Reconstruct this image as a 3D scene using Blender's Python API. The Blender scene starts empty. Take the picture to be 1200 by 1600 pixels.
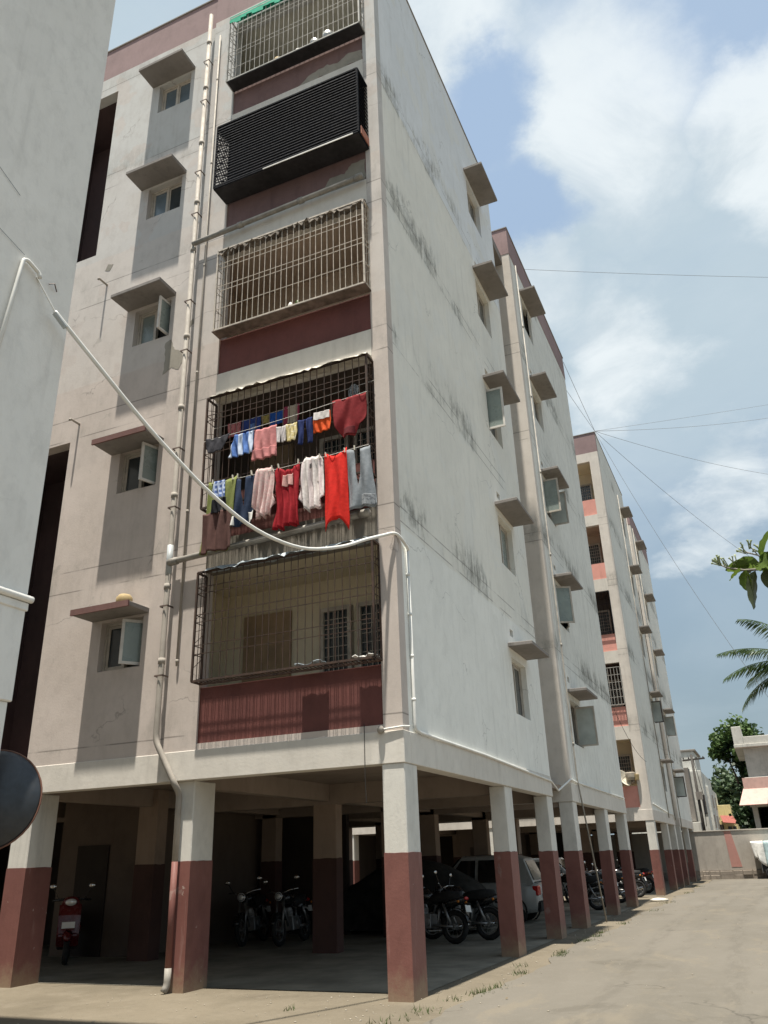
import bpy, bmesh, math, random
from mathutils import Vector, Matrix
random.seed(7)
S = bpy.context.scene
COL = S.collection
R = math.radians

# ------------------------------------------------------------------ camera
cam_d = bpy.data.cameras.new('camera')
cam = bpy.data.objects.new('camera', cam_d)
COL.objects.link(cam)
cam_d.sensor_fit = 'VERTICAL'
cam_d.sensor_height = 36.0
cam_d.lens = 36.0 * 1267.999 / 1600.0
cam_d.clip_start = 0.05
cam_d.clip_end = 3000
right = Vector((0.9128666579855487, 0.40699727086966788, -0.0320574693743946))
down = Vector((-0.1881873153040018, 0.3498056403778504, -0.9177262927030663))
fwd = Vector((-0.36229821845679483, 0.8437945428623231, 0.3959176307501291))
up = -down
cam.matrix_world = Matrix(((right.x, up.x, -fwd.x, 4.14498),
                           (right.y, up.y, -fwd.y, -10.03238),
                           (right.z, up.z, -fwd.z, 1.5),
                           (0, 0, 0, 1)))
S.camera = cam

# ------------------------------------------------------------------ light
SUN_DIR = Vector((0.012, -0.5, 2.4)).normalized()      # towards the sun
sun_d = bpy.data.lights.new('sun', 'SUN')
sun = bpy.data.objects.new('sun', sun_d)
COL.objects.link(sun)
sun_d.energy = 4.2
sun_d.angle = R(0.9)
sun_d.color = (1.0, 0.93, 0.82)
sun.rotation_euler = SUN_DIR.to_track_quat('Z', 'Y').to_euler()

W = bpy.data.worlds.new('World')
S.world = W
W.use_nodes = True


class NT:
    """small helper for building node trees"""
    def __init__(self, tree):
        self.t = tree
        self.t.nodes.clear()

    def n(self, typ, **kw):
        nd = self.t.nodes.new(typ)
        for k, v in kw.items():
            setattr(nd, k, v)
        return nd

    def l(self, a, b):
        self.t.links.new(a, b)

    def put(self, sock, v):
        if isinstance(v, bpy.types.NodeSocket):
            self.l(v, sock)
        elif isinstance(v, (tuple, list)):
            if sock.type == 'RGBA' and len(v) == 3:
                v = (*v, 1)
            sock.default_value = v
        else:
            sock.default_value = v

    def math(self, op, a, b=0.0, c=None, clamp=False):
        m = self.n('ShaderNodeMath', operation=op, use_clamp=clamp)
        self.put(m.inputs[0], a)
        self.put(m.inputs[1], b)
        if c is not None:
            self.put(m.inputs[2], c)
        return m.outputs[0]

    def vmath(self, op, a, b=(0, 0, 0)):
        m = self.n('ShaderNodeVectorMath', operation=op)
        self.put(m.inputs[0], a)
        self.put(m.inputs[1], b)
        return m.outputs['Value'] if op in ('DOT_PRODUCT', 'LENGTH') else m.outputs[0]

    def noise(self, vec, scale, detail=5.0, rough=0.55, dist=0.0):
        m = self.n('ShaderNodeTexNoise')
        self.l(vec, m.inputs['Vector'])
        m.inputs['Scale'].default_value = scale
        m.inputs['Detail'].default_value = detail
        m.inputs['Roughness'].default_value = rough
        m.inputs['Distortion'].default_value = dist
        return m.outputs[0]

    def map(self, v, a, b, c=0.0, d=1.0, smooth=True):
        m = self.n('ShaderNodeMapRange')
        m.interpolation_type = 'SMOOTHSTEP' if smooth else 'LINEAR'
        m.clamp = True
        self.put(m.inputs['Value'], v)
        for k, x in zip(('From Min', 'From Max', 'To Min', 'To Max'), (a, b, c, d)):
            self.put(m.inputs[k], x)
        return m.outputs[0]

    def mix(self, f, a, b, mode='MIX'):
        m = self.n('ShaderNodeMix', data_type='RGBA', blend_type=mode)
        self.put(m.inputs[0], f)
        self.put(m.inputs[6], a)
        self.put(m.inputs[7], b)
        return m.outputs[2]

    def scalev(self, vec, s):
        m = self.n('ShaderNodeMapping')
        self.l(vec, m.inputs['Vector'])
        m.inputs['Scale'].default_value = s
        return m.outputs[0]


w = NT(W.node_tree)
sky = w.n('ShaderNodeTexSky', sky_type='NISHITA')
sky.sun_disc = False
sky.sun_elevation = math.asin(SUN_DIR.z)
sky.sun_rotation = math.pi
sky.air_density = 1.6
sky.dust_density = 2.5
sky.ozone_density = 1.0
tc = w.n('ShaderNodeTexCoord')
D = tc.outputs['Generated']
sep = w.n('ShaderNodeSeparateXYZ')
w.l(D, sep.inputs[0])
zc = w.math('MAXIMUM', sep.outputs[2], 0.0)
den = w.math('ADD', zc, 0.22)
cmb = w.n('ShaderNodeCombineXYZ')
w.l(w.math('DIVIDE', sep.outputs[0], den), cmb.inputs[0])
w.l(w.math('DIVIDE', sep.outputs[1], den), cmb.inputs[1])
cmb.inputs[2].default_value = 3.7
Pc = cmb.outputs[0]
n_big = w.noise(Pc, 1.3, 9, 0.58, 0.35)
n_fine = w.noise(Pc, 4.2, 9, 0.62, 0.5)
n_mid = w.noise(Pc, 2.1, 8, 0.6, 0.2)
# ragged direction for the single clouds
rag = w.n('ShaderNodeTexNoise')
w.l(Pc, rag.inputs['Vector'])
rag.inputs['Scale'].default_value = 3.4
rag.inputs['Detail'].default_value = 9
rag.inputs['Roughness'].default_value = 0.6
off = w.vmath('SUBTRACT', rag.outputs['Color'], (0.5, 0.5, 0.5))
offs = w.n('ShaderNodeVectorMath', operation='SCALE')
w.l(off, offs.inputs[0])
offs.inputs['Scale'].default_value = 0.26
Dr = w.vmath('NORMALIZE', w.vmath('ADD', D, offs.outputs[0]))


def blob(d, rad, soft):
    v = Vector(d).normalized()
    dp = w.vmath('DOT_PRODUCT', Dr, tuple(v))
    return w.map(dp, math.cos(R(rad)), math.cos(R(rad * (1 - soft))))


clear = w.math('MAXIMUM', blob((-0.119, 0.648, 0.752), 4.8, 0.55), blob((-0.127, 0.716, 0.686), 4.8, 0.55))
clear2 = blob((0.120, 0.640, 0.760), 8.0, 0.6)
veil = w.math('ADD', 0.30, w.math('MULTIPLY', w.map(n_big, 0.33, 0.58), 0.7))
for dd, rr, ss in (((-0.17, 0.58, 0.80), 10.5, 0.6), ((-0.421, 0.428, 0.799), 14, 0.8),
                   ((-0.012, 0.68, 0.733), 8.0, 0.75), ((0.02, 0.775, 0.63), 12, 0.9), ((-0.02, 0.865, 0.50), 11, 0.9)):
    veil = w.math('MAXIMUM', veil, w.math('MULTIPLY', blob(dd, rr, ss), 0.82))
veil = w.math('MULTIPLY', veil, w.math('SUBTRACT', 1.0, clear))
veil = w.math('MULTIPLY', veil, w.math('SUBTRACT', 1.0, w.math('MULTIPLY', clear2, 0.8)))
low = w.map(sep.outputs[2], 0.18, 0.55)                 # thinner cloud towards the horizon
veil = w.math('MULTIPLY', veil, w.math('ADD', 0.22, w.math('MULTIPLY', low, 0.78)))
cum = None
for dd, rr, ss in (((0.14, 0.722, 0.672), 6.2, 0.45), ((-0.065, 0.835, 0.545), 6.0, 0.65), ((-0.135, 0.775, 0.62), 4.0, 0.6),
                   ((-0.185, 0.60, 0.778), 8.0, 0.5), ((-0.02, 0.69, 0.722), 8.0, 0.75), ((0.03, 0.93, 0.366), 5.0, 0.95)):
    b = blob(dd, rr, ss)
    cum = b if cum is None else w.math('MAXIMUM', cum, b)
cum = w.math('MULTIPLY', cum, w.map(n_fine, 0.22, 0.62, 0.35, 1.0))
cum = w.math('MULTIPLY', cum, w.math('SUBTRACT', 1.0, clear))
skyc = w.mix(1.0, sky.outputs[0], (0.75, 0.74, 0.76, 1), 'MULTIPLY')
hz = w.map(sep.outputs[2], 0.0, 0.75)
clear_col = w.mix(hz, (1.52, 2.08, 2.45, 1), (2.4, 3.2, 4.3, 1))
base = w.mix(0.82, skyc, clear_col)
veil_col = w.mix(w.map(n_mid, 0.3, 0.7), (2.95, 3.6, 4.0, 1), (3.5, 4.05, 4.4, 1))
c1 = w.mix(w.math('MULTIPLY', veil, 0.9), base, veil_col)
cum_col = w.mix(w.map(n_fine, 0.30, 0.62), (3.9, 4.35, 4.6, 1), (5.0, 5.35, 5.5, 1))
c2 = w.mix(w.math('MULTIPLY', cum, 0.9), c1, cum_col)
bg = w.n('ShaderNodeBackground')
w.l(c2, bg.inputs[0])
bg.inputs['Strength'].default_value = 0.085
wo = w.n('ShaderNodeOutputWorld')
w.l(bg.outputs[0], wo.inputs[0])

S.view_settings.view_transform = 'Standard'
S.view_settings.look = 'None'
S.view_settings.exposure = 1.06
S.view_settings.gamma = 1.0
S.view_settings.use_curve_mapping = False
S.render.resolution_x, S.render.resolution_y = 768, 1024


# ------------------------------------------------------------------ materials
def mat_new(name):
    m = bpy.data.materials.new(name)
    m.use_nodes = True
    t = NT(m.node_tree)
    b = t.n('ShaderNodeBsdfPrincipled')
    o = t.n('ShaderNodeOutputMaterial')
    t.l(b.outputs[0], o.inputs[0])
    return m, t, b


def bump(t, b, h, strength=0.3, dist=0.02):
    bm_ = t.n('ShaderNodeBump')
    bm_.inputs['Strength'].default_value = strength
    bm_.inputs['Distance'].default_value = dist
    t.l(h, bm_.inputs['Height'])
    t.l(bm_.outputs[0], b.inputs['Normal'])


def pos(t):
    return t.n('ShaderNodeNewGeometry').outputs['Position']


def simple(name, col, rough=0.6, metal=0.0, var=0.15, scale=6.0, spec=0.4, bmp=0.0, col2=None, obj=False):
    m, t, b = mat_new(name)
    P = t.n('ShaderNodeTexCoord').outputs['Object'] if obj else pos(t)
    nz = t.noise(P, scale, 6, 0.6)
    c2 = col2 or tuple(c * (1 - 2 * var) for c in col)
    c = t.mix(t.map(nz, 0.3, 0.72), col, c2)
    t.put(b.inputs['Base Color'], c)
    t.put(b.inputs['Roughness'], t.map(t.noise(P, scale * 3, 3), 0.3, 0.7, max(0.05, rough - 0.08), min(1, rough + 0.1)))
    b.inputs['Metallic'].default_value = metal
    b.inputs['Specular IOR Level'].default_value = spec
    if bmp:
        bump(t, b, t.noise(P, scale * 5, 5, 0.6), bmp, 0.01)
    return m


def plaster(name, base, base2, streak=0.3, mould=0.0, lines=(), zones=(), peel=0.0, grime=0.25, moldcol=(0.16, 0.16, 0.14), ymax=None, rough=0.85, splash=False, cracks=0.0):
    """painted, weathered cement plaster; zones = [(z, colour)] repaint bands from that height up"""
    m, t, b = mat_new(name)
    P = pos(t)
    sx = t.n('ShaderNodeSeparateXYZ')
    t.l(P, sx.inputs[0])
    z = sx.outputs[2]
    blot = t.noise(P, 0.55, 7, 0.6, 0.3)
    col = t.mix(t.map(blot, 0.32, 0.68), base, base2)
    wob = t.math('MULTIPLY', t.math('SUBTRACT', t.noise(P, 2.2, 6, 0.65), 0.5), 0.12)
    zz = t.math('ADD', z, wob)
    for z0, zc_ in zones:
        col = t.mix(t.map(zz, z0 - 0.02, z0 + 0.02), col, t.mix(t.map(blot, 0.32, 0.68), zc_, tuple(c * 0.93 for c in zc_)))
    # patch repairs in a slightly different tone, hairline cracks
    pr1 = t.map(t.noise(P, 0.9, 4, 0.5, 0.3), 0.56, 0.575)
    col = t.mix(t.math('MULTIPLY', pr1, 0.5), col, tuple(c * 0.90 for c in base))
    if cracks:
        nz_ = t.n('ShaderNodeTexNoise')
        t.l(P, nz_.inputs['Vector'])
        nz_.inputs['Scale'].default_value = 1.3
        nz_.inputs['Detail'].default_value = 7
        s_ = t.n('ShaderNodeVectorMath', operation='SCALE')
        t.l(nz_.outputs['Color'], s_.inputs[0])
        s_.inputs['Scale'].default_value = 1.1
        vo = t.n('ShaderNodeTexVoronoi', feature='DISTANCE_TO_EDGE')
        t.l(t.vmath('ADD', P, s_.outputs[0]), vo.inputs['Vector'])
        vo.inputs['Scale'].default_value = 0.5
        ck = t.math('MULTIPLY', t.map(vo.outputs['Distance'], 0.001, 0.007, 1.0, 0.0), t.map(t.noise(P, 0.6, 3, 0.5), 0.52, 0.58))
        col = t.mix(t.math('MULTIPLY', ck, cracks), col, tuple(c * 0.4 for c in base2))
    mott = t.noise(t.scalev(P, (1, 1, 0.6)), 5.0, 8, 0.68)
    col = t.mix(t.math('MULTIPLY', t.map(mott, 0.42, 0.78), grime), col, tuple(c * 0.62 for c in base2))
    # rain streaks
    st = t.noise(t.scalev(P, (5.5, 5.5, 0.28)), 1.0, 7, 0.62)
    st2 = t.noise(P, 0.4, 3, 0.5)
    sm = t.math('MULTIPLY', t.map(st, 0.50, 0.78), t.map(st2, 0.38, 0.62))
    col = t.mix(t.math('MULTIPLY', sm, streak), col, tuple(c * 0.45 for c in base2))
    # casting lines and black mould sitting just above them
    if lines:
        brk = t.map(t.noise(P, 1.1, 4, 0.5), 0.40, 0.52)
        mn = t.math('ADD', t.math('MULTIPLY', t.noise(t.scalev(P, (1.7, 1.7, 0.9)), 3.6, 11, 0.80), 0.62), t.math('MULTIPLY', t.noise(t.scalev(P, (7.0, 7.0, 0.7)), 1.0, 8, 0.7), 0.38))
        md = t.noise(P, 0.45, 4, 0.5)
        for z0 in lines:
            d = t.math('ABSOLUTE', t.math('SUBTRACT', z, z0))
            ln = t.math('MULTIPLY', t.map(d, 0.004, 0.016, 1.0, 0.0), brk)
            col = t.mix(t.math('MULTIPLY', ln, 0.6), col, (0.11, 0.10, 0.09))
            if mould:
                up_ = t.math('SUBTRACT', z, z0)
                band = t.math('MULTIPLY', t.map(up_, -0.30, 0.03), t.map(up_, 0.05, 1.25, 1.0, 0.0))
                mm = t.math('MULTIPLY', band, t.map(md, 0.36, 0.56))
                thr = t.math('SUBTRACT', 0.74, t.math('MULTIPLY', mm, 0.36))
                f = t.map(t.math('SUBTRACT', mn, thr), 0.0, 0.22)
                f = t.math('MULTIPLY', f, t.map(mm, 0.0, 0.25))
                f = t.math('ADD', t.math('MULTIPLY', f, 0.85), t.math('MULTIPLY', t.math('MULTIPLY', mm, t.map(mn, 0.35, 0.6)), 0.16))
                if ymax:
                    f = t.math('MULTIPLY', f, t.map(sx.outputs[1], ymax, ymax + 1.0, 1.0, 0.25))
                col = t.mix(t.math('MULTIPLY', f, mould), col, moldcol)
    if splash:
        sn = t.noise(P, 5.0, 8, 0.7)
        sp_ = t.map(t.math('ADD', z, t.math('MULTIPLY', sn, -0.75)), -0.42, 0.02, 1.0, 0.0)
        col = t.mix(t.math('MULTIPLY', sp_, 0.75), col, (0.27, 0.21, 0.14))
        ch = t.map(t.noise(P, 7.5, 7, 0.65), 0.675, 0.70)
        col = t.mix(t.math('MULTIPLY', ch, 0.8), col, (0.42, 0.36, 0.32))
        sc_ = t.map(t.noise(t.scalev(P, (9, 9, 0.9)), 1.0, 6, 0.7), 0.60, 0.72)
        col = t.mix(t.math('MULTIPLY', sc_, 0.35), col, (0.34, 0.22, 0.20))
    if peel:
        pn = t.noise(P, 1.6, 9, 0.62, 0.4)
        pm = t.map(pn, 0.665, 0.685)
        col = t.mix(t.math('MULTIPLY', pm, peel), col, (0.30, 0.28, 0.25))
    t.put(b.inputs['Base Color'], col)
    b.inputs['Roughness'].default_value = rough
    b.inputs['Specular IOR Level'].default_value = 0.25
    h = t.math('ADD', t.math('MULTIPLY', t.noise(P, 26, 6, 0.7), 0.5), t.math('MULTIPLY', t.noise(P, 3.0, 5, 0.6), 1.0))
    bump(t, b, h, 0.35, 0.012)
    return m


FL = (6.12, 6.36, 9.28, 9.52, 12.36, 12.62, 15.26, 15.6)
M = {}
M['wall_beige'] = plaster('beige_plaster', (0.555, 0.495, 0.455), (0.49, 0.435, 0.395), 0.30, 0.30, (3.3, 5.95, 6.33, 9.05, 9.5, 12.15, 12.62, 15.3, 15.7, 18.6),
                          ((10.2, (0.56, 0.52, 0.485)), (13.3, (0.53, 0.515, 0.495)), (15.7, (0.50, 0.505, 0.495))), 0.35, 0.3, cracks=0.5)
M['wall_white'] = plaster('white_plaster', (0.81, 0.815, 0.775), (0.76, 0.765, 0.725), 0.32, 0.68, FL,
                          ((6.05, (0.77, 0.76, 0.70)), (15.3, (0.74, 0.77, 0.795))), 0.0, 0.25, ymax=4.2, cracks=0.45)
M['wall_stained'] = plaster('stained_white_plaster', (0.76, 0.77, 0.735), (0.66, 0.67, 0.635), 0.8, 0.85, FL + (18.6,), ((6.3, (0.71, 0.715, 0.675)),), 0.0, 0.45)
M['wall_side'] = plaster('cream_plaster', (0.64, 0.60, 0.55), (0.56, 0.52, 0.47), 0.3, 0.35, FL, (), 0.15, 0.3)
M['corner'] = plaster('corner_band_plaster', (0.60, 0.56, 0.51), (0.54, 0.50, 0.46), 0.25, 0.0, (), (), 0.0, 0.2)
M['beam'] = plaster('beam_plaster', (0.66, 0.63, 0.575), (0.58, 0.55, 0.50), 0.35, 0.0, (), (), 0.0, 0.3)
M['beam_dirty'] = plaster('dirty_beam_plaster', (0.25, 0.23, 0.195), (0.165, 0.15, 0.125), 0.35, 0.0, (), (), 0.3, 0.8)
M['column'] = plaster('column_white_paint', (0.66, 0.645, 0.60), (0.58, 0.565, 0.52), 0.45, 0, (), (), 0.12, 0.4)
M['column_in'] = plaster('shaded_inner_column_paint', (0.33, 0.255, 0.20), (0.27, 0.205, 0.16), 0.2, 0, (), (), 0, 0.4)  # column paint with the shade of the parking level put into its colour
M['dado_in'] = plaster('shaded_inner_maroon', (0.085, 0.045, 0.038), (0.06, 0.033, 0.028), 0.2, 0, (), (), 0, 0.4)  # maroon base coat darkened likewise, indoor shade painted in
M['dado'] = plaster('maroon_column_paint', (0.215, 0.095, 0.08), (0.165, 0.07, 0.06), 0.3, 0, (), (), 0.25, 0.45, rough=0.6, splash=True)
M['panel'] = plaster('maroon_panel_paint', (0.165, 0.06, 0.052), (0.115, 0.045, 0.04), 0.4, 0, (), (), 0, 0.4, rough=0.7)
M['panel_peel'] = plaster('peeling_maroon_paint', (0.20, 0.125, 0.118), (0.155, 0.10, 0.098), 0.5, 0, (), (), 1.0, 0.5)
M['panel_pink'] = plaster('salmon_panel_paint', (0.70, 0.34, 0.285), (0.62, 0.30, 0.25), 0.3, 0, (), (), 0.2, 0.3)
M['parapet'] = plaster('faded_maroon_paint', (0.30, 0.215, 0.215), (0.245, 0.175, 0.175), 0.35, 0, (), (), 0.1, 0.3)
M['duct'] = plaster('dark_duct_paint', (0.085, 0.055, 0.055), (0.06, 0.042, 0.042), 0.3, 0, (), (), 0, 0.3)
M['shade_conc'] = plaster('sunshade_paint', (0.255, 0.235, 0.22), (0.20, 0.185, 0.172), 0.7, 0, (), (), 0, 0.5)
M['shade_maroon'] = plaster('sunshade_edge_maroon', (0.19, 0.105, 0.095), (0.15, 0.085, 0.078), 0.4, 0, (), (), 0.2, 0.4)
M['balc_in'] = plaster('balcony_cream_paint', (0.72, 0.655, 0.50), (0.64, 0.58, 0.44), 0.2, 0, (), (), 0, 0.2)
M['balc_tan'] = plaster('balcony_tan_paint', (0.55, 0.44, 0.345), (0.47, 0.375, 0.295), 0.3, 0, (), (), 0, 0.3)
M['balc_grey'] = plaster('balcony_grey_paint', (0.60, 0.59, 0.52), (0.52, 0.51, 0.45), 0.3, 0, (), (), 0, 0.3)
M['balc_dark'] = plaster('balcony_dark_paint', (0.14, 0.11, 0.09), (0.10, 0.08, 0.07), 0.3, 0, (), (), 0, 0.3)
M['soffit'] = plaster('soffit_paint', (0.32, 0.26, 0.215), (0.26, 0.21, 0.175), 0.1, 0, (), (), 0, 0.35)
M['near_wall'] = plaster('grey_white_plaster', (0.80, 0.79, 0.755), (0.75, 0.74, 0.705), 0.30, 0, (), (), 0.0, 0.35, cracks=0.08)
M['far_white'] = plaster('far_stained_white', (0.66, 0.66, 0.62), (0.48, 0.48, 0.45), 1.0, 0.0, (), (), 0.2, 0.7)
M['far_grey'] = plaster('far_grey_plaster', (0.24, 0.22, 0.20), (0.19, 0.175, 0.16), 0.5, 0, (), (), 0, 0.5)
M['far_pale'] = plaster('far_pale_plaster', (0.58, 0.57, 0.53), (0.46, 0.45, 0.42), 0.6, 0, (), (), 0, 0.5)
M['far_pink'] = plaster('far_pink_tiles', (0.60, 0.40, 0.35), (0.52, 0.35, 0.31), 0.5, 0, (), (), 0, 0.4)
M['far_yellow'] = plaster('far_yellow_paint', (0.62, 0.52, 0.27), (0.50, 0.43, 0.24), 0.7, 0, (), (), 0, 0.5)
M['compound'] = plaster('compound_wall_plaster', (0.40, 0.365, 0.32), (0.33, 0.30, 0.265), 0.5, 0, (), (), 0, 0.4)
M['plinth'] = plaster('rough_stone_plinth', (0.34, 0.29, 0.24), (0.22, 0.19, 0.16), 0.6, 0, (), (), 0.6, 0.9)
M['stripe'] = plaster('red_wall_stripe', (0.43, 0.22, 0.19), (0.37, 0.205, 0.175), 0.4, 0, (), (), 0, 0.3)
M['pvc'] = simple('cream_pvc_pipe', (0.36, 0.33, 0.29), 0.75, 0, 0.12, 3)
M['pvc_white'] = simple('white_conduit', (0.74, 0.74, 0.71), 0.4, 0, 0.08, 3)
M['pvc_grey'] = simple('grey_pvc_pipe', (0.42, 0.45, 0.46), 0.45, 0, 0.12, 3)
M['dirty_pipe'] = simple('grimy_pipe', (0.34, 0.32, 0.285), 0.6, 0, 0.2, 5)
M['metal_dark'] = simple('rusty_dark_grille', (0.045, 0.032, 0.027), 0.65, 0.2, 0.25, 9, col2=(0.085, 0.05, 0.035))
M['metal_cream'] = simple('cream_grille_paint', (0.58, 0.52, 0.44), 0.5, 0.1, 0.2, 9)
M['metal_grey'] = simple('grey_grille_paint', (0.40, 0.39, 0.36), 0.5, 0.2, 0.2, 9)
M['metal_navy'] = simple('navy_grille_paint', (0.010, 0.012, 0.018), 0.9, 0.0, 0.25, 9, 0.15)
M['sheet_dark'] = simple('sooty_steel_plate', (0.03, 0.028, 0.032), 0.8, 0, 0.3, 4)
M['sheet_rust'] = simple('rusty_ledge_plate', (0.17, 0.125, 0.105), 0.8, 0, 0.3, 6, bmp=0.4)
M['win_frame'] = simple('window_frame_paint', (0.50, 0.46, 0.40), 0.5, 0, 0.15, 5)
M['win_frame_dark'] = simple('window_frame_brown', (0.085, 0.066, 0.058), 0.5, 0, 0.2, 5)
M['sash_white'] = simple('sash_white_paint', (0.66, 0.635, 0.59), 0.45, 0, 0.1, 5)


def glass_mat(name, col, rough):
    m, t, b = mat_new(name)
    P = pos(t)
    t.put(b.inputs['Base Color'], t.mix(t.map(t.noise(P, 1.3, 4), 0.35, 0.65), col, tuple(c * 0.7 for c in col)))
    t.put(b.inputs['Roughness'], t.map(t.noise(P, 4, 4), 0.3, 0.7, rough * 0.7, rough * 1.4))
    b.inputs['Specular IOR Level'].default_value = 0.6
    return m


M['glass_dark'] = glass_mat('dark_window_glass', (0.035, 0.045, 0.05), 0.12)
M['glass_frost'] = glass_mat('frosted_window_glass', (0.24, 0.285, 0.265), 0.30)
M['glass_pale'] = glass_mat('pale_window_glass', (0.52, 0.57, 0.54), 0.35)
M['glass_blue'] = glass_mat('bluish_window_glass', (0.12, 0.16, 0.19), 0.2)
M['glass_car'] = glass_mat('car_glass', (0.012, 0.014, 0.015), 0.06)
M['door_wood'] = simple('brown_door', (0.36, 0.26, 0.165), 0.6, 0, 0.15, 4)
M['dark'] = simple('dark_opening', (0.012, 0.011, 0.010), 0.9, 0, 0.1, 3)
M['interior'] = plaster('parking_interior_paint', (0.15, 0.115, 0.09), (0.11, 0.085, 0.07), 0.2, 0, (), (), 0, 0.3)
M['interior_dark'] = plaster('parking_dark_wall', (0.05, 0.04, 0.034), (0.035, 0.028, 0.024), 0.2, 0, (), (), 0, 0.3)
M['black_dome'] = simple('black_plastic_dome', (0.022, 0.027, 0.034), 0.46, 0, 0.2, 8, 0.6, 0.05)
M['orange_rim'] = simple('dull_orange_rim', (0.16, 0.075, 0.05), 0.5)
M['rubber'] = simple('black_rubber', (0.014, 0.014, 0.014), 0.8)
M['black_paint'] = simple('black_gloss_paint', (0.012, 0.012, 0.013), 0.22, 0, 0.2, 5, 0.6)
M['chrome'] = simple('chrome', (0.62, 0.62, 0.62), 0.18, 1.0, 0.1)
M['steel'] = simple('grey_steel', (0.28, 0.28, 0.28), 0.4, 0.8, 0.15)
M['silver'] = simple('silver_car_paint', (0.33, 0.34, 0.33), 0.32, 0.1, 0.03, 0.8, 0.5)
M['white_car'] = simple('white_van_paint', (0.72, 0.73, 0.71), 0.3, 0, 0.08, 3, 0.5)
M['maroon_gloss'] = simple('maroon_gloss_paint', (0.12, 0.012, 0.014), 0.25, 0, 0.1, 3, 0.6)
M['red_lens'] = simple('red_lens', (0.45, 0.012, 0.012), 0.15, 0, 0.05, 3, 0.7)
M['lamp_lens'] = simple('clear_lamp_lens', (0.75, 0.76, 0.76), 0.08, 0.3, 0.05, 3, 0.8)
M['plate'] = simple('white_number_plate', (0.75, 0.75, 0.73), 0.4, 0, 0.05)
M['cover'] = simple('dark_car_cover', (0.035, 0.035, 0.033), 0.85, 0, 0.3, 3, 0.2, 0.4)
M['tarp_green'] = simple('green_shade_net', (0.0, 0.36, 0.22), 0.7, 0, 0.15, 4, 0.2)
M['tarp_cream'] = simple('cream_plastic_sheet', (0.66, 0.62, 0.53), 0.6, 0, 0.12, 6)
M['tarp_blue'] = simple('pale_blue_plastic_sheet', (0.34, 0.40, 0.44), 0.45, 0, 0.2, 6)
M['tatter'] = simple('tattered_grey_sheet', (0.24, 0.21, 0.18), 0.9, 0, 0.35, 7, 0.1, 0.5)
M['wire'] = simple('black_cable', (0.03, 0.03, 0.03), 0.6)
M['wire_grey'] = simple('grey_cable', (0.22, 0.23, 0.24), 0.6)
M['wood_pole'] = simple('dark_pole', (0.06, 0.055, 0.05), 0.8)
M['clay'] = simple('ochre_clay', (0.46, 0.35, 0.18), 0.8, 0, 0.15)
M['tin'] = simple('dull_tin', (0.42, 0.42, 0.40), 0.4, 0.6, 0.15)
M['dish'] = simple('cream_dish', (0.62, 0.58, 0.48), 0.5)
M['stone'] = simple('pale_pebble', (0.36, 0.32, 0.26), 0.9, 0, 0.2)
M['litter'] = simple('white_litter', (0.80, 0.79, 0.75), 0.6)
M['bark'] = simple('grey_brown_bark', (0.14, 0.11, 0.085), 0.9, 0, 0.25, 8, 0.1, 0.6)
M['bark_pale'] = simple('pale_bark', (0.27, 0.25, 0.215), 0.8, 0, 0.2, 8, 0.1, 0.4)


def leaf_mat(name, a, b_, trans=0.25, rough=0.55, scale=2.5):
    m, t, b = mat_new(name)
    P = pos(t)
    c = t.mix(t.map(t.noise(P, scale, 5, 0.6), 0.32, 0.68), a, b_)
    t.put(b.inputs['Base Color'], c)
    b.inputs['Roughness'].default_value = rough
    b.inputs['Specular IOR Level'].default_value = 0.35
    tr = t.n('ShaderNodeBsdfTranslucent')
    t.l(c, tr.inputs[0])
    mx = t.n('ShaderNodeMixShader')
    mx.inputs[0].default_value = trans
    t.l(b.outputs[0], mx.inputs[1])
    t.l(tr.outputs[0], mx.inputs[2])
    o = [n for n in t.t.nodes if n.type == 'OUTPUT_MATERIAL'][0]
    t.l(mx.outputs[0], o.inputs[0])
    return m


M['leaf_dark'] = leaf_mat('dark_tree_leaves', (0.035, 0.07, 0.025), (0.02, 0.042, 0.017))
M['leaf_light'] = leaf_mat('light_tree_leaves', (0.10, 0.16, 0.045), (0.06, 0.11, 0.035))
M['leaf_far'] = leaf_mat('far_tree_leaves', (0.075, 0.115, 0.055), (0.05, 0.08, 0.04))
M['palm'] = leaf_mat('palm_leaflets', (0.045, 0.085, 0.03), (0.085, 0.12, 0.05), 0.2, 0.45, 1.5)
M['plum'] = leaf_mat('broad_green_leaf', (0.12, 0.18, 0.03), (0.08, 0.13, 0.026), 0.45, 0.45, 9)
M['plum_grey'] = leaf_mat('grey_green_leaf', (0.10, 0.12, 0.065), (0.07, 0.09, 0.05), 0.25, 0.5, 9)  # duller grey-green for some of the plumeria leaves
M['bud'] = leaf_mat('pale_green_bud', (0.40, 0.45, 0.28), (0.28, 0.34, 0.18), 0.3, 0.5, 20)
M['patch'] = plaster('bare_cement_patch', (0.33, 0.305, 0.26), (0.24, 0.225, 0.19), 0.3, 0, (), (), 0, 0.6)
M['grass'] = leaf_mat('short_grass_blades', (0.05, 0.08, 0.018), (0.075, 0.095, 0.03), 0.25, 0.6, 3)


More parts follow.
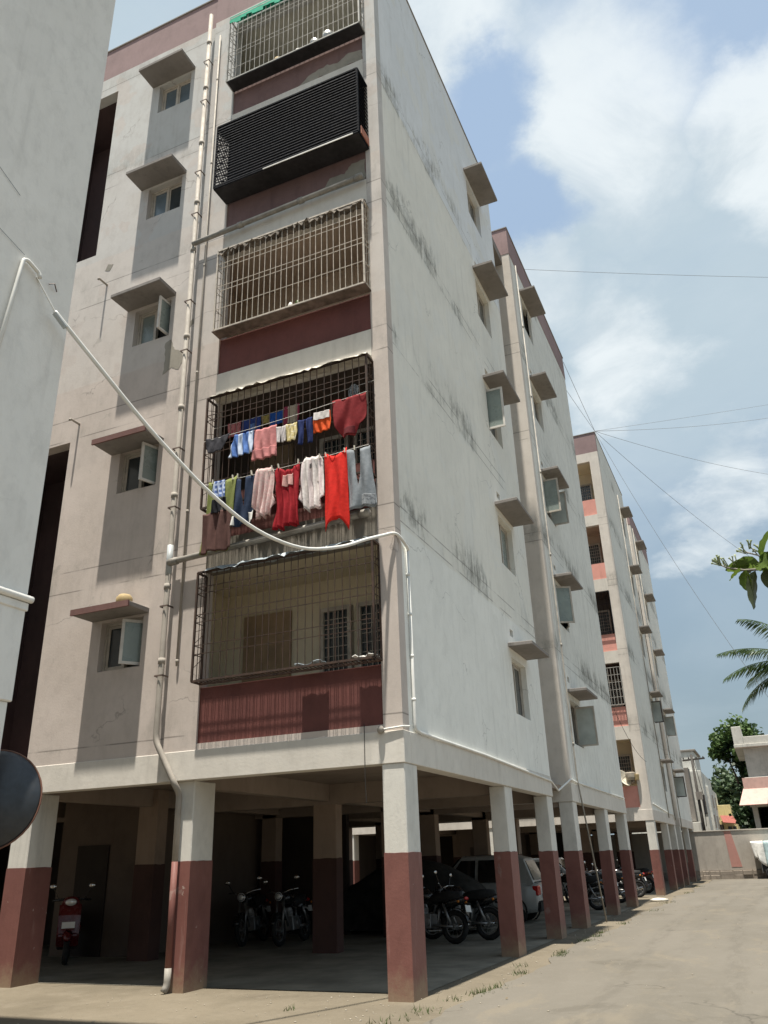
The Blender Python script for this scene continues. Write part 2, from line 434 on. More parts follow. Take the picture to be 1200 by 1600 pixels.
def cloth(name, col, col2=None, kind=None, sc=30.0):
    m, t, b = mat_new(name)
    O = t.n('ShaderNodeTexCoord').outputs['Object']
    c = t.mix(t.map(t.noise(O, 14, 5, 0.6), 0.3, 0.7), col, tuple(x * 0.82 for x in col))
    if kind:
        sp = t.n('ShaderNodeSeparateXYZ')
        t.l(O, sp.inputs[0])
        s1 = t.map(t.math('SINE', t.math('MULTIPLY', sp.outputs[0], sc)), 0.1, 0.4)
        if kind == 'check':
            s2 = t.map(t.math('SINE', t.math('MULTIPLY', sp.outputs[2], sc)), 0.1, 0.4)
            s1 = t.math('MAXIMUM', s1, s2)
        elif kind == 'wide':
            s1 = t.map(t.math('SINE', t.math('ADD', t.math('MULTIPLY', sp.outputs[0], sc), 1.2)), 0.2, 0.3)
        elif kind == 'print':
            s1 = t.map(t.noise(O, sc, 2, 0.4), 0.52, 0.56)
        c = t.mix(s1, c, col2)
    t.put(b.inputs['Base Color'], c)
    b.inputs['Roughness'].default_value = 0.9
    b.inputs['Specular IOR Level'].default_value = 0.15
    bump(t, b, t.noise(O, 22, 5, 0.6), 0.35, 0.01)
    return m


def ground_mat():
    m, t, b = mat_new('sandy_ground')
    P = pos(t)
    a = t.map(t.noise(P, 0.5, 8, 0.6, 0.4), 0.32, 0.68)
    c = t.mix(a, (0.175, 0.151, 0.113), (0.130, 0.112, 0.083))
    c = t.mix(t.math('MULTIPLY', t.map(t.noise(P, 2.3, 9, 0.7), 0.45, 0.75), 0.5), c, (0.213, 0.186, 0.145))
    c = t.mix(t.math('MULTIPLY', t.map(t.noise(P, 9, 8, 0.7), 0.52, 0.78), 0.5), c, (0.085, 0.074, 0.059))
    c = t.mix(t.math('MULTIPLY', t.map(t.noise(P, 1.1, 6, 0.6), 0.58, 0.66), 0.45), c, (0.106, 0.091, 0.069))
    t.put(b.inputs['Base Color'], c)
    b.inputs['Roughness'].default_value = 0.95
    b.inputs['Specular IOR Level'].default_value = 0.15
    bump(t, b, t.math('ADD', t.noise(P, 4, 9, 0.7), t.math('MULTIPLY', t.noise(P, 40, 5, 0.7), 0.4)), 0.6, 0.03)
    return m


def lane_mat():
    m, t, b = mat_new('dusty_concrete_lane')
    P = pos(t)
    a = t.map(t.noise(t.scalev(P, (1, 0.35, 1)), 0.55, 8, 0.6, 0.3), 0.30, 0.70)
    c = t.mix(a, (0.153, 0.140, 0.118), (0.126, 0.115, 0.095))
    c = t.mix(t.math('MULTIPLY', t.map(t.noise(P, 3.1, 9, 0.7), 0.48, 0.75), 0.35), c, (0.178, 0.164, 0.141))
    c = t.mix(t.math('MULTIPLY', t.map(t.noise(P, 24, 6, 0.7), 0.55, 0.8), 0.4), c, (0.081, 0.074, 0.063))
    c = t.mix(t.math('MULTIPLY', t.map(t.noise(P, 0.8, 5, 0.55, 0.8), 0.60, 0.70), 0.45), c, (0.091, 0.082, 0.067))
    # sand drifted over the slab, wheel tracks and hairline cracks
    c = t.mix(t.math('MULTIPLY', t.map(t.noise(t.scalev(P, (1.3, 0.5, 1)), 1.0, 8, 0.7, 0.6), 0.52, 0.66), 0.55), c, (0.181, 0.157, 0.119))
    sx = t.n('ShaderNodeSeparateXYZ')
    t.l(P, sx.inputs[0])
    wx = t.math('ADD', sx.outputs[0], t.math('MULTIPLY', t.math('SINE', t.math('MULTIPLY', sx.outputs[1], 0.13)), 0.35))
    for x0, f_ in ((2.1, 0.30), (3.5, 0.30), (2.7, 0.16), (5.0, 0.22)):
        d = t.math('ABSOLUTE', t.math('SUBTRACT', wx, x0))
        tr = t.math('MULTIPLY', t.map(d, 0.05, 0.22, 1.0, 0.0), t.map(t.noise(t.scalev(P, (3, 0.6, 1)), 2.0, 6, 0.7), 0.42, 0.60))
        c = t.mix(t.math('MULTIPLY', tr, f_), c, (0.085, 0.077, 0.065))
    vw = t.n('ShaderNodeVectorMath', operation='ADD')
    t.l(P, vw.inputs[0])
    nz = t.n('ShaderNodeTexNoise')
    t.l(P, nz.inputs['Vector'])
    nz.inputs['Scale'].default_value = 1.6
    nz.inputs['Detail'].default_value = 6
    sc_ = t.n('ShaderNodeVectorMath', operation='SCALE')
    t.l(nz.outputs['Color'], sc_.inputs[0])
    sc_.inputs['Scale'].default_value = 0.8
    t.l(sc_.outputs[0], vw.inputs[1])
    vo = t.n('ShaderNodeTexVoronoi', feature='DISTANCE_TO_EDGE')
    t.l(vw.outputs[0], vo.inputs['Vector'])
    vo.inputs['Scale'].default_value = 0.42
    cr = t.math('MULTIPLY', t.map(vo.outputs['Distance'], 0.002, 0.010, 1.0, 0.0), t.map(t.noise(P, 0.45, 3, 0.5), 0.53, 0.60))
    c = t.mix(t.math('MULTIPLY', cr, 0.5), c, (0.049, 0.044, 0.037))
    sp_ = t.map(t.noise(P, 34, 4, 0.6), 0.66, 0.72)
    c = t.mix(t.math('MULTIPLY', sp_, 0.6), c, (0.244, 0.225, 0.187))
    t.put(b.inputs['Base Color'], c)
    b.inputs['Roughness'].default_value = 0.9
    b.inputs['Specular IOR Level'].default_value = 0.2
    bump(t, b, t.math('ADD', t.noise(P, 6, 8, 0.65), t.math('MULTIPLY', t.noise(P, 60, 4, 0.7), 0.4)), 0.35, 0.015)
    return m


M['ground'] = ground_mat()
M['lane'] = lane_mat()
M['floor'] = simple('parking_floor_concrete', (0.24, 0.225, 0.185), 0.85, 0, 0.22, 1.2, 0.2, 0.2)


# ------------------------------------------------------------------ mesh helpers
class MB:
    def __init__(self):
        self.v, self.f = [], []

    def quad(self, a, b, c, d):
        n = len(self.v)
        self.v += [tuple(a), tuple(b), tuple(c), tuple(d)]
        self.f.append((n, n + 1, n + 2, n + 3))
        return self

    def poly(self, pts):
        n = len(self.v)
        self.v += [tuple(p) for p in pts]
        self.f.append(tuple(range(n, n + len(pts))))
        return self

    def box(self, x0, x1, y0, y1, z0, z1):
        return self.hexa([(x0, y0, z0), (x1, y0, z0), (x1, y1, z0), (x0, y1, z0), (x0, y0, z1), (x1, y0, z1), (x1, y1, z1), (x0, y1, z1)])

    def hexa(self, p):
        n = len(self.v)
        self.v += [tuple(q) for q in p]
        for f in ((0, 3, 2, 1), (4, 5, 6, 7), (0, 1, 5, 4), (1, 2, 6, 5), (2, 3, 7, 6), (3, 0, 4, 7)):
            self.f.append(tuple(n + i for i in f))
        return self

    def bar(self, a, b, wd, ht=None):
        """rectangular bar from a to b"""
        a, b = Vector(a), Vector(b)
        ht = ht or wd
        d = (b - a).normalized()
        s = d.cross(Vector((0, 0, 1)))
        if s.length < 1e-4:
            s = Vector((1, 0, 0))
        s.normalize()
        u = s.cross(d).normalized()
        s, u = s * wd / 2, u * ht / 2
        return self.hexa([a - s - u, a + s - u, b + s - u, b - s - u, a - s + u, a + s + u, b + s + u, b - s + u])

    def tube(self, pts, r, n=8, caps=True, radii=None):
        pts = [Vector(p) for p in pts]
        base = len(self.v)
        ref = None
        for i, p in enumerate(pts):
            d = (pts[min(i + 1, len(pts) - 1)] - pts[max(i - 1, 0)]).normalized()
            if ref is None:
                ref = d.cross(Vector((0, 0, 1)))
                if ref.length < 1e-3:
                    ref = Vector((1, 0, 0))
            ref = (ref - d * ref.dot(d)).normalized()
            o = d.cross(ref)
            rr = radii[i] if radii else r
            for k in range(n):
                a = 2 * math.pi * k / n
                self.v.append(tuple(p + (ref * math.cos(a) + o * math.sin(a)) * rr))
        for i in range(len(pts) - 1):
            for k in range(n):
                a, b = base + i * n + k, base + i * n + (k + 1) % n
                self.f.append((a, b, b + n, a + n))
        if caps:
            self.f.append(tuple(base + k for k in reversed(range(n))))
            e = base + (len(pts) - 1) * n
            self.f.append(tuple(e + k for k in range(n)))
        return self

    def torus(self, c, axis, R0, r, n=20, k=7):
        c = Vector(c)
        ax = Vector(axis).normalized()
        u = ax.orthogonal().normalized()
        v_ = ax.cross(u)
        base = len(self.v)
        for i in range(n):
            a = 2 * math.pi * i / n
            rad = u * math.cos(a) + v_ * math.sin(a)
            for j in range(k):
                b = 2 * math.pi * j / k
                self.v.append(tuple(c + rad * (R0 + r * math.cos(b)) + ax * r * math.sin(b)))
        for i in range(n):
            for j in range(k):
                self.f.append((base + i * k + j, base + ((i + 1) % n) * k + j, base + ((i + 1) % n) * k + (j + 1) % k, base + i * k + (j + 1) % k))
        return self

    def lathe(self, prof, c=(0, 0, 0), axis=(0, 0, 1), n=20):
        """prof = [(radius, height)]"""
        c = Vector(c)
        ax = Vector(axis).normalized()
        u = ax.orthogonal().normalized()
        v_ = ax.cross(u)
        base = len(self.v)
        for r_, h in prof:
            for k in range(n):
                a = 2 * math.pi * k / n
                self.v.append(tuple(c + ax * h + (u * math.cos(a) + v_ * math.sin(a)) * max(r_, 1e-4)))
        for i in range(len(prof) - 1):
            for k in range(n):
                a, b = base + i * n + k, base + i * n + (k + 1) % n
                self.f.append((a, b, b + n, a + n))
        return self

    def ellipsoid(self, c, rx, ry, rz, n=12, m=8):
        base = len(self.v)
        for i in range(m + 1):
            t = math.pi * i / m
            for k in range(n):
                a = 2 * math.pi * k / n
                self.v.append((c[0] + rx * math.sin(t) * math.cos(a), c[1] + ry * math.sin(t) * math.sin(a), c[2] + rz * math.cos(t)))
        for i in range(m):
            for k in range(n):
                a, b = base + i * n + k, base + i * n + (k + 1) % n
                self.f.append((a, a + n, b + n, b))
        return self

    def prism(self, outline, y0, y1, inset=0.0):
        """outline in (x, z), extruded along y"""
        n = len(outline)
        base = len(self.v)
        self.v += [(x, y0, z) for x, z in outline] + [(x, y1, z) for x, z in outline]
        self.f.append(tuple(base + i for i in range(n)))
        self.f.append(tuple(base + n + i for i in reversed(range(n))))
        for i in range(n):
            j = (i + 1) % n
            self.f.append((base + i, base + n + i, base + n + j, base + j))
        return self

    def mesh(self, name, mat, bevel=0.0, smooth=False, segs=1, recalc=True):
        me = bpy.data.meshes.new(name)
        me.from_pydata(self.v, [], self.f)
        bm = bmesh.new()
        bm.from_mesh(me)
        if recalc:
            bmesh.ops.remove_doubles(bm, verts=bm.verts, dist=1e-5)
            bmesh.ops.recalc_face_normals(bm, faces=bm.faces)
        if bevel:
            es = [e for e in bm.edges if len(e.link_faces) == 2 and e.calc_face_angle(0) > 0.6]
            bmesh.ops.bevel(bm, geom=es, offset=bevel, segments=segs, affect='EDGES', clamp_overlap=True)
        if smooth:
            for f in bm.faces:
                f.smooth = True
        bm.to_mesh(me)
        bm.free()
        me.materials.append(M[mat] if isinstance(mat, str) else mat)
        return me

    def part(self, name, mat, parent=None, bevel=0.0, smooth=False, loc=None, segs=1, recalc=True):
        o = bpy.data.objects.new(name, self.mesh(name, mat, bevel, smooth, segs, recalc))
        COL.objects.link(o)
        if parent is not None:
            o.parent = parent
        if loc is not None:
            o.location = loc
        return o


def empty(name, label, cat, loc=(0, 0, 0), rz=0.0, group=None):
    o = bpy.data.objects.new(name, None)
    o.empty_display_size = 0.2
    COL.objects.link(o)
    o.location = loc
    o.rotation_euler = (0, 0, rz)
    return tag(o, label, cat, group)


def tag(o, label=None, cat=None, group=None, kind=None):
    if label:
        o['label'] = label
    if cat:
        o['category'] = cat
    if group:
        o['group'] = group
    if kind:
        o['kind'] = kind
    return o


def inst(name, me, parent, loc, rot=None):
    o = bpy.data.objects.new(name, me)
    COL.objects.link(o)
    o.parent = parent
    o.location = loc
    if rot:
        o.rotation_euler = rot
    return o


def copy_tree(o, parent=None):
    c = o.copy()
    COL.objects.link(c)
    c.parent = parent
    for ch in list(o.children):
        copy_tree(ch, c)
    return c


def wall(mb, mp, u0, u1, v0, v1, holes, depth):
    """sheet with rectangular holes; mp(u, v, d) -> xyz; each hole gets its reveals, the sheet gets a back"""
    us = sorted({u0, u1, *[h[0] for h in holes], *[h[1] for h in holes]})
    vs = sorted({v0, v1, *[h[2] for h in holes], *[h[3] for h in holes]})
    us = [u for u in us if u0 <= u <= u1]
    vs = [v for v in vs if v0 <= v <= v1]
    for a, b in zip(us, us[1:]):
        for c, d in zip(vs, vs[1:]):
            mu, mv = (a + b) / 2, (c + d) / 2
            if any(h[0] < mu < h[1] and h[2] < mv < h[3] for h in holes):
                continue
            mb.quad(mp(a, c, 0), mp(b, c, 0), mp(b, d, 0), mp(a, d, 0))
            mb.quad(mp(a, c, depth), mp(a, d, depth), mp(b, d, depth), mp(b, c, depth))
    for a, b, c, d in holes:
        mb.quad(mp(a, c, 0), mp(b, c, 0), mp(b, c, depth), mp(a, c, depth))
        mb.quad(mp(a, d, 0), mp(a, d, depth), mp(b, d, depth), mp(b, d, 0))
        mb.quad(mp(a, c, 0), mp(a, c, depth), mp(a, d, depth), mp(a, d, 0))
        mb.quad(mp(b, c, 0), mp(b, d, 0), mp(b, d, depth), mp(b, c, depth))
    mb.quad(mp(u0, v0, 0), mp(u0, v0, depth), mp(u1, v0, depth), mp(u1, v0, 0))
    mb.quad(mp(u0, v1, 0), mp(u1, v1, 0), mp(u1, v1, depth), mp(u0, v1, depth))
    mb.quad(mp(u0, v0, 0), mp(u0, v1, 0), mp(u0, v1, depth), mp(u0, v0, depth))
    mb.quad(mp(u1, v0, 0), mp(u1, v0, depth), mp(u1, v1, depth), mp(u1, v1, 0))
    return mb
#==PART2==
# ------------------------------------------------------------------ setting: ground
def sheet(name, mat, x0, x1, y0, y1, z, nx=1, ny=1, edge=None):
    mb = MB()
    for i in range(nx):
        for j in range(ny):
            a, b = x0 + (x1 - x0) * i / nx, x0 + (x1 - x0) * (i + 1) / nx
            c, d = y0 + (y1 - y0) * j / ny, y0 + (y1 - y0) * (j + 1) / ny
            mb.quad((a, c, z), (b, c, z), (b, d, z), (a, d, z))
    o = mb.part(name, mat)
    return tag(o, kind='structure')


sheet('ground', 'ground', -600, 600, -600, 900, 0.0)
# lane with a ragged left edge
lm = MB()
ys = [-40 + i * 0.35 for i in range(int(84 / 0.35))]
rr = random.Random(3)
edge = []
e_ = 0.0
for y in ys:
    e_ = e_ * 0.8 + rr.uniform(-0.09, 0.09)
    edge.append(0.62 + e_ + 0.10 * math.sin(y * 0.7))
for i in range(len(ys) - 1):
    lm.quad((edge[i], ys[i], 0.012), (9.5, ys[i], 0.012), (9.5, ys[i + 1], 0.012), (edge[i + 1], ys[i + 1], 0.012))
tag(lm.part('lane', 'lane'), kind='structure')
sheet('parking_floor', 'floor', -13.4, -0.12, 0.60, 18.3, 0.006)
sheet('parking_floor', 'floor', -13.4, -0.12, 25.6, 43.6, 0.006)


# ------------------------------------------------------------------ windows, shades, grilles
def mbox(mb, mp, u0, u1, v0, v1, d0, d1):
    return mb.hexa([mp(u0, v0, d0), mp(u1, v0, d0), mp(u1, v0, d1), mp(u0, v0, d1), mp(u0, v1, d0), mp(u1, v1, d0), mp(u1, v1, d1), mp(u0, v1, d1)])


def sash(win, mp, hinge, width, v0, v1, ang, d0, fmat, gmat, st=0.045):
    """hinge = (u, direction); ang = degrees opened outwards"""
    u, sg = hinge
    ca, sa = math.cos(R(ang)), math.sin(R(ang))

    def q(s, v, t):
        return mp(u + sg * (s * ca + t * sa), v, d0 - s * sa + t * ca)
    fr = MB()
    for a, b, c, d in ((0, st, v0, v1), (width - st, width, v0, v1), (st, width - st, v0, v0 + st), (st, width - st, v1 - st, v1)):
        mbox(fr, q, a, b, c, d, 0, 0.035)
    fr.part('sash', fmat, win)
    p = MB()
    mbox(p, q, st, width - st, v0 + st, v1 - st, 0.012, 0.022)
    p.part('pane', gmat, win)


def window(root, mp, u0, u1, v0, v1, left, right, fmat='win_frame', d=0.11, mull=True):
    """left/right = (angle, glass, sash material, hinge side override) or None for an empty half"""
    t = 0.045
    f = MB()
    for a, b, c, e in ((u0, u0 + t, v0, v1), (u1 - t, u1, v0, v1), (u0 + t, u1 - t, v0, v0 + t), (u0 + t, u1 - t, v1 - t, v1)):
        mbox(f, mp, a + .002, b - .002, c + .002, e - .002, d, d + 0.07)
    um = (u0 + u1) / 2
    if mull:
        mbox(f, mp, um - t / 2, um + t / 2, v0 + t, v1 - t, d, d + 0.07)
    wn = f.part('window', fmat, root)
    bk = MB()
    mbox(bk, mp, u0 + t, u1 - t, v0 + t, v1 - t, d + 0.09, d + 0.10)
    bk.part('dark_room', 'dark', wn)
    wd = (u1 - u0) / 2 - t * 1.2
    if left:
        sash(wn, mp, (u0 + t, 1), wd, v0 + t, v1 - t, left[0], d + 0.02, left[2] if len(left) > 2 else fmat, left[1])
    if right:
        sash(wn, mp, (u1 - t, -1), wd, v0 + t, v1 - t, right[0], d + 0.02, right[2] if len(right) > 2 else fmat, right[1])
    # sill
    return wn


def sunshade(root, mp, u0, u1, z, proj=0.5, th=0.085, mat='shade_conc', lip=None, tilt=0.0):
    mb = MB()
    rg = random.Random(int(u0 * 100 + z * 7))
    dz = rg.uniform(-0.012, 0.012)
    p = [mp(u0, z, 0.02), mp(u1, z, 0.02), mp(u1, z - tilt + dz, -proj), mp(u0, z - tilt - dz, -proj)]
    q = [mp(u0, z + th, 0.02), mp(u1, z + th, 0.02), mp(u1, z + th * 0.9 - tilt + dz, -proj), mp(u0, z + th * 0.9 - tilt - dz, -proj)]
    mb.hexa(p + q)
    o = mb.part('sunshade', mat, root, bevel=0.008)
    if lip:
        l = MB()
        mbox(l, mp, u0 - .003, u1 + .003, z - tilt - .012, z + th - tilt + .002, -proj - 0.012, -proj + 0.02)
        l.part('sunshade_edge', lip, o)
    return o


def grille(root, x0, x1, z0, z1, d, mat, nb, hz, zig=True, bw=0.010):
    """box cage standing proud of a balcony opening"""
    f = MB()
    y = -d
    e = 0.03
    for a, b in (((x0, y, z0), (x1, y, z0)), ((x0, y, z1), (x1, y, z1)), ((x0, y, z0), (x0, y, z1)), ((x1, y, z0), (x1, y, z1)),
                 ((x0, y, z0), (x0, 0, z0)), ((x1, y, z0), (x1, 0, z0)), ((x0, y, z1), (x0, 0, z1)), ((x1, y, z1), (x1, 0, z1)),
                 ((x0, 0.005, z0), (x0, 0.005, z1)), ((x1, 0.005, z0), (x1, 0.005, z1)), ((x0, 0.0, z0), (x1, 0.0, z0))):
        f.bar(a, b, e)
    g = f.part('balcony_grille', mat, root)
    vb = MB().bar((0, 0, z0), (0, 0, z1), bw).mesh('bar', mat)
    rg = random.Random(int(z0 * 31))
    for i in range(1, nb):
        inst('bar', vb, g, (x0 + (x1 - x0) * i / nb + rg.uniform(-.008, .008), y, 0))
    hb = MB().bar((x0, 0, 0), (x1, 0, 0), bw).mesh('crossbar', mat)
    for h in hz:
        inst('crossbar', hb, g, (0, y + 0.012, z1 - (z1 - z0) * h))
    for xs in (x0, x1):
        s = MB()
        n = 9
        s.bar((xs, y / 2, z0), (xs, y / 2, z1), bw * 0.8)
        for h in hz:
            zz = z1 - (z1 - z0) * h
            s.bar((xs, y, zz), (xs, 0, zz), bw)
        if zig:
            for i in range(n):
                za, zb = z0 + (z1 - z0) * i / n, z0 + (z1 - z0) * (i + 1) / n
                s.bar((xs, y, za), (xs, 0, zb) if i % 2 else (xs, 0, (za + zb) / 2), bw * 0.7)
        s.part('side_bars', mat, g)
    fl = MB()
    for i in range(0, nb * 2):
        xx = x0 + (x1 - x0) * (i + .5) / (nb * 2)
        fl.bar((xx, y, z0), (xx, 0, z0), bw)
    fl.part('floor_bars', mat, g)
    return g


def pipe(root, pts, r, mat, name='drainpipe', collars=(), n=10):
    mb = MB()
    # rounded corners
    P = [Vector(p) for p in pts]
    out = [P[0]]
    for a, b, c in zip(P, P[1:], P[2:]):
        k = min(r * 2.2, (b - a).length * .45, (c - b).length * .45)
        p0, p1 = b + (a - b).normalized() * k, b + (c - b).normalized() * k
        for t in (0, .33, .66, 1):
            out.append(p0 * (1 - t) ** 2 + b * 2 * t * (1 - t) + p1 * t * t)
    out.append(P[-1])
    mb.tube(out, r, n)
    for p, q in collars:
        mb.tube([p, q], r * 1.25, n)
    return mb.part(name, mat, root, smooth=True)


# ------------------------------------------------------------------ the apartment blocks
PAN = (3.17, 6.33, 9.48, 12.72, 15.80)          # bottoms of the balcony panels
PTOP = (3.98, 7.12, 10.22, 13.46, 16.58)
OTOP = (5.80, 8.97, 12.16, 15.28, 18.50)        # tops of the balcony openings
LSILL = (4.47, 7.65, 10.77, 13.93, 17.00)
LSHADE = (5.33, 8.46, 11.66, 14.80, 17.88)
RSILL = (4.10, 7.24, 10.45, 13.62, 16.88)
RSHADE = (5.40, 8.52, 11.74, 14.93, 18.16)
BX0, BX1 = -3.27, -0.28
H1, HP, HT = 3.08, 18.95, 19.95


def ragged(a, b, c, d, z, seed):
    """base coat of paint round a column, its top edge brushed by hand"""
    rg = random.Random(seed)
    ring = []
    n = 7
    for p, q in (((a, c), (b, c)), ((b, c), (b, d)), ((b, d), (a, d)), ((a, d), (a, c))):
        for i in range(n):
            t = i / n
            ring.append((p[0] + (q[0] - p[0]) * t, p[1] + (q[1] - p[1]) * t))
    e = rg.uniform(-.012, .012)
    top = []
    for x, y in ring:
        e = e * .6 + rg.uniform(-.007, .007)
        top.append((x, y, z + e))
    m = MB()
    k = len(ring)
    m.v = [(x, y, -.05) for x, y in ring] + top
    for i in range(k):
        j = (i + 1) % k
        m.f.append((i, j, k + j, k + i))
    m.f.append(tuple(range(k, 2 * k)))
    return m


def build_block(y0, label, second):
    root = empty('apartment_building', label, 'apartment block', (0, y0, 0))
    mF = lambda u, v, d: (u, d, v)
    mL = lambda u, v, d: (u, 0.08 + d, v)
    mR = lambda u, v, d: (-d, u, v)
    mBf = lambda u, v, d: (u, 10.25 + d, v)
    bx0, bx1 = (BX0, BX1) if not second else (-3.27, -0.42)
    # --- walls
    wall(MB(), mF, -3.85, 0.0, H1, HP, [(bx0, bx1, PAN[0], OTOP[4])], 0.22).part('front_wall', 'wall_beige' if not second else 'wall_side', root)
    holes = [(-5.36, -4.50, s, s + 0.82) for s in LSILL] + [(-8.3, -6.62, 3.2, 9.0), (-8.3, -6.62, 13.48, 18.37)]
    wall(MB(), mL, -13.5, -3.853, H1, HP, holes, 0.22).part('front_wall', 'wall_beige' if not second else 'wall_side', root)
    for za, zb in ((3.2, 9.0), (13.48, 18.37)):
        dk = MB()
        dk.quad((-8.4, 1.3, za), (-6.5, 1.3, za), (-6.5, 1.3, zb), (-8.4, 1.3, zb))
        dk.quad((-6.5, .3, za), (-6.5, .3, zb), (-6.5, 1.3, zb), (-6.5, 1.3, za))
        dk.quad((-8.4, .3, za), (-8.4, 1.3, za), (-8.4, 1.3, zb), (-8.4, .3, zb))
        dk.quad((-8.4, .3, za), (-6.5, .3, za), (-6.5, 1.3, za), (-8.4, 1.3, za))
        dk.quad((-8.4, .3, zb), (-8.4, 1.3, zb), (-6.5, 1.3, zb), (-6.5, .3, zb))
        dk.part('duct_recess', 'duct', root)
    aw = [(5.87, 6.97, s, s + 1.12) for s in RSILL]
    bw_ = [(11.36, 12.54, s, s + 1.12) for s in RSILL]
    vents = [(5.95, 6.2, RSHADE[k] + .28, RSHADE[k] + .43) for k in range(4)]
    vb = [(11.4, 11.65, RSHADE[k] + .28, RSHADE[k] + .43) for k in range(4)]
    wall(MB(), mR, 0.22, 8.2, H1, HT, aw + vents, 0.22).part('side_wall', 'wall_white' if not second else 'wall_stained', root)
    wall(MB(), mR, 10.47, 18.4, H1, HP, bw_ + vb, 0.22).part('side_wall', 'wall_stained', root)
    wall(MB(), mBf, -1.6, 0.0, H1, HP, [], 0.22).part('recess_wall', 'wall_side', root)
    wall(MB(), lambda u, v, d: (u, 8.2 - d, v), -1.6, -0.222, H1, HT, [], 0.2).part('recess_wall', 'wall_side', root)
    wall(MB(), lambda u, v, d: (-1.6 - d, u, v), 8.0, 10.47, H1, HT, [], 0.2).part('recess_wall', 'wall_side', root)
    wall(MB(), lambda u, v, d: (u, 18.4 - d, v), -13.5, -0.222, H1, HT, [], 0.2).part('back_wall', 'wall_side', root)
    wall(MB(), lambda u, v, d: (-13.5 + d, u, v), 0.31, 18.19, H1, HT, [], 0.2).part('far_side_wall', 'wall_side', root)
    MB().box(-13.3, -0.23, 0.31, 18.19, 18.6, 18.9).part('roof', 'shade_conc', root)
    vm = MB()
    for a, b, c, d in vents + vb:
        mbox(vm, mR, a, b, c, d, 0.10, 0.13)
    vm.part('vent', 'dark', root)
    # --- parapets
    MB().box(-3.85, 0.0, 0.0, 0.15, HP, HT).part('parapet', 'parapet', root)
    MB().box(-13.5, -3.853, 0.08, 0.23, HP, HT - 0.02).part('parapet', 'parapet', root)
    MB().box(-0.18, 0.012, 10.238, 18.41, HP, HT).part('parapet', 'parapet', root)
    MB().box(-1.6, -0.182, 10.238, 10.42, HP, HT).part('parapet', 'parapet', root)
    cp = MB()
    cp.box(-3.87, 0.02, -0.025, 0.2, HT, HT + .045)
    cp.box(-13.52, -3.872, 0.055, 0.28, HT - .02, HT + .025)
    cp.box(-0.24, 0.022, 0.202, 8.22, HT, HT + .045)
    cp.box(-0.24, 0.035, 10.42, 18.43, HT, HT + .045)
    cp.box(-1.62, 0.035, 10.215, 10.418, HT, HT + .045)
    cp.part('coping', 'shade_conc', root, bevel=0.006)
    # --- ring beam over the columns, proud of the wall
    bm_ = MB()
    bm_.box(-3.86, 0.014, -0.014, 0.22, 2.67, H1)
    bm_.box(-13.5, -3.863, 0.068, 0.30, 2.67, H1)
    bm_.box(-0.22, 0.014, 0.222, 8.2, 2.67, H1)
    bm_.box(-0.22, 0.014, 10.472, 18.4, 2.67, H1)
    bm_.box(-1.6, 0.014, 10.236, 10.47, 2.67, H1)
    bm_.box(-13.5, -0.222, 18.15, 18.39, 2.67, H1)
    bm_.box(-13.5, -13.3, 0.31, 18.14, 2.67, H1)
    bm_.part('ring_beam', 'beam' if not second else 'wall_side', root, bevel=0.006)
    # --- balconies
    for k in range(5):
        zt = PAN[k + 1] if k < 4 else None
        if zt:
            m = 'beam' if second else ('beam_dirty' if k == 0 else 'beam')
            MB().box(bx0 + .002, bx1 - .002, -0.004, 0.2, OTOP[k], zt).part('lintel_beam', m, root)
        pm = 'panel_pink' if second else ('panel_peel' if k >= 3 else 'panel')
        MB().box(bx0 + .002, bx1 - .002, 0.03, 0.14, PAN[k] + .002, PTOP[k]).part('balcony_panel', pm, root)
        b = MB()
        zf, zc, yb = PAN[k] + 0.05, OTOP[k] + 0.06, 1.45
        b.quad((bx0 - .6, yb, zf), (bx1 + .1, yb, zf), (bx1 + .1, yb, zc), (bx0 - .6, yb, zc))
        b.quad((bx0 - .6, .22, zf), (bx0 - .6, yb, zf), (bx0 - .6, yb, zc), (bx0 - .6, .22, zc))
        b.quad((bx1 + .1, .22, zf), (bx1 + .1, .22, zc), (bx1 + .1, yb, zc), (bx1 + .1, yb, zf))
        b.quad((bx0 - .6, .14, zf), (bx1 + .1, .14, zf), (bx1 + .1, yb, zf), (bx0 - .6, yb, zf))
        b.quad((bx0 - .6, .2, zc), (bx0 - .6, yb, zc), (bx1 + .1, yb, zc), (bx1 + .1, .2, zc))
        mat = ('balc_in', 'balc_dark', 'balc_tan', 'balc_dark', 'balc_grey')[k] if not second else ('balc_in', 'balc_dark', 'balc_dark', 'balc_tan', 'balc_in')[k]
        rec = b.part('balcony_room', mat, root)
        if not second and k >= 2:
            continue
        # door and windows on the balcony's rear wall
        dr = MB().box(-3.42, -2.52, 1.36, 1.43, zf, zf + 2.2)
        dr.part('door', 'door_wood', rec)
        fr = MB()
        for a, c in ((-1.95, -1.38), (-1.28, -0.68)):
            fr.box(a, a + .07, 1.34, 1.43, zf + .95, zf + 2.13)
            fr.box(c - .07, c, 1.34, 1.43, zf + .95, zf + 2.13)
            fr.box(a + .07, c - .07, 1.34, 1.43, zf + 2.06, zf + 2.13)
            fr.box(a + .07, c - .07, 1.34, 1.43, zf + .95, zf + 1.02)
            for i in range(1, 5):
                xx = a + .07 + (c - a - .14) * i / 5
                fr.box(xx - .006, xx + .006, 1.36, 1.372, zf + 1.02, zf + 2.06)
            for i in range(1, 7):
                zz = zf + 1.02 + 1.06 * i / 7
                fr.box(a + .07, c - .07, 1.374, 1.386, zz - .006, zz + .006)
        fr.part('room_window', 'win_frame', rec)
        gl = MB()
        for a, c in ((-1.95, -1.38), (-1.28, -0.68)):
            gl.box(a + .07, c - .07, 1.39, 1.44, zf + 1.02, zf + 2.06)
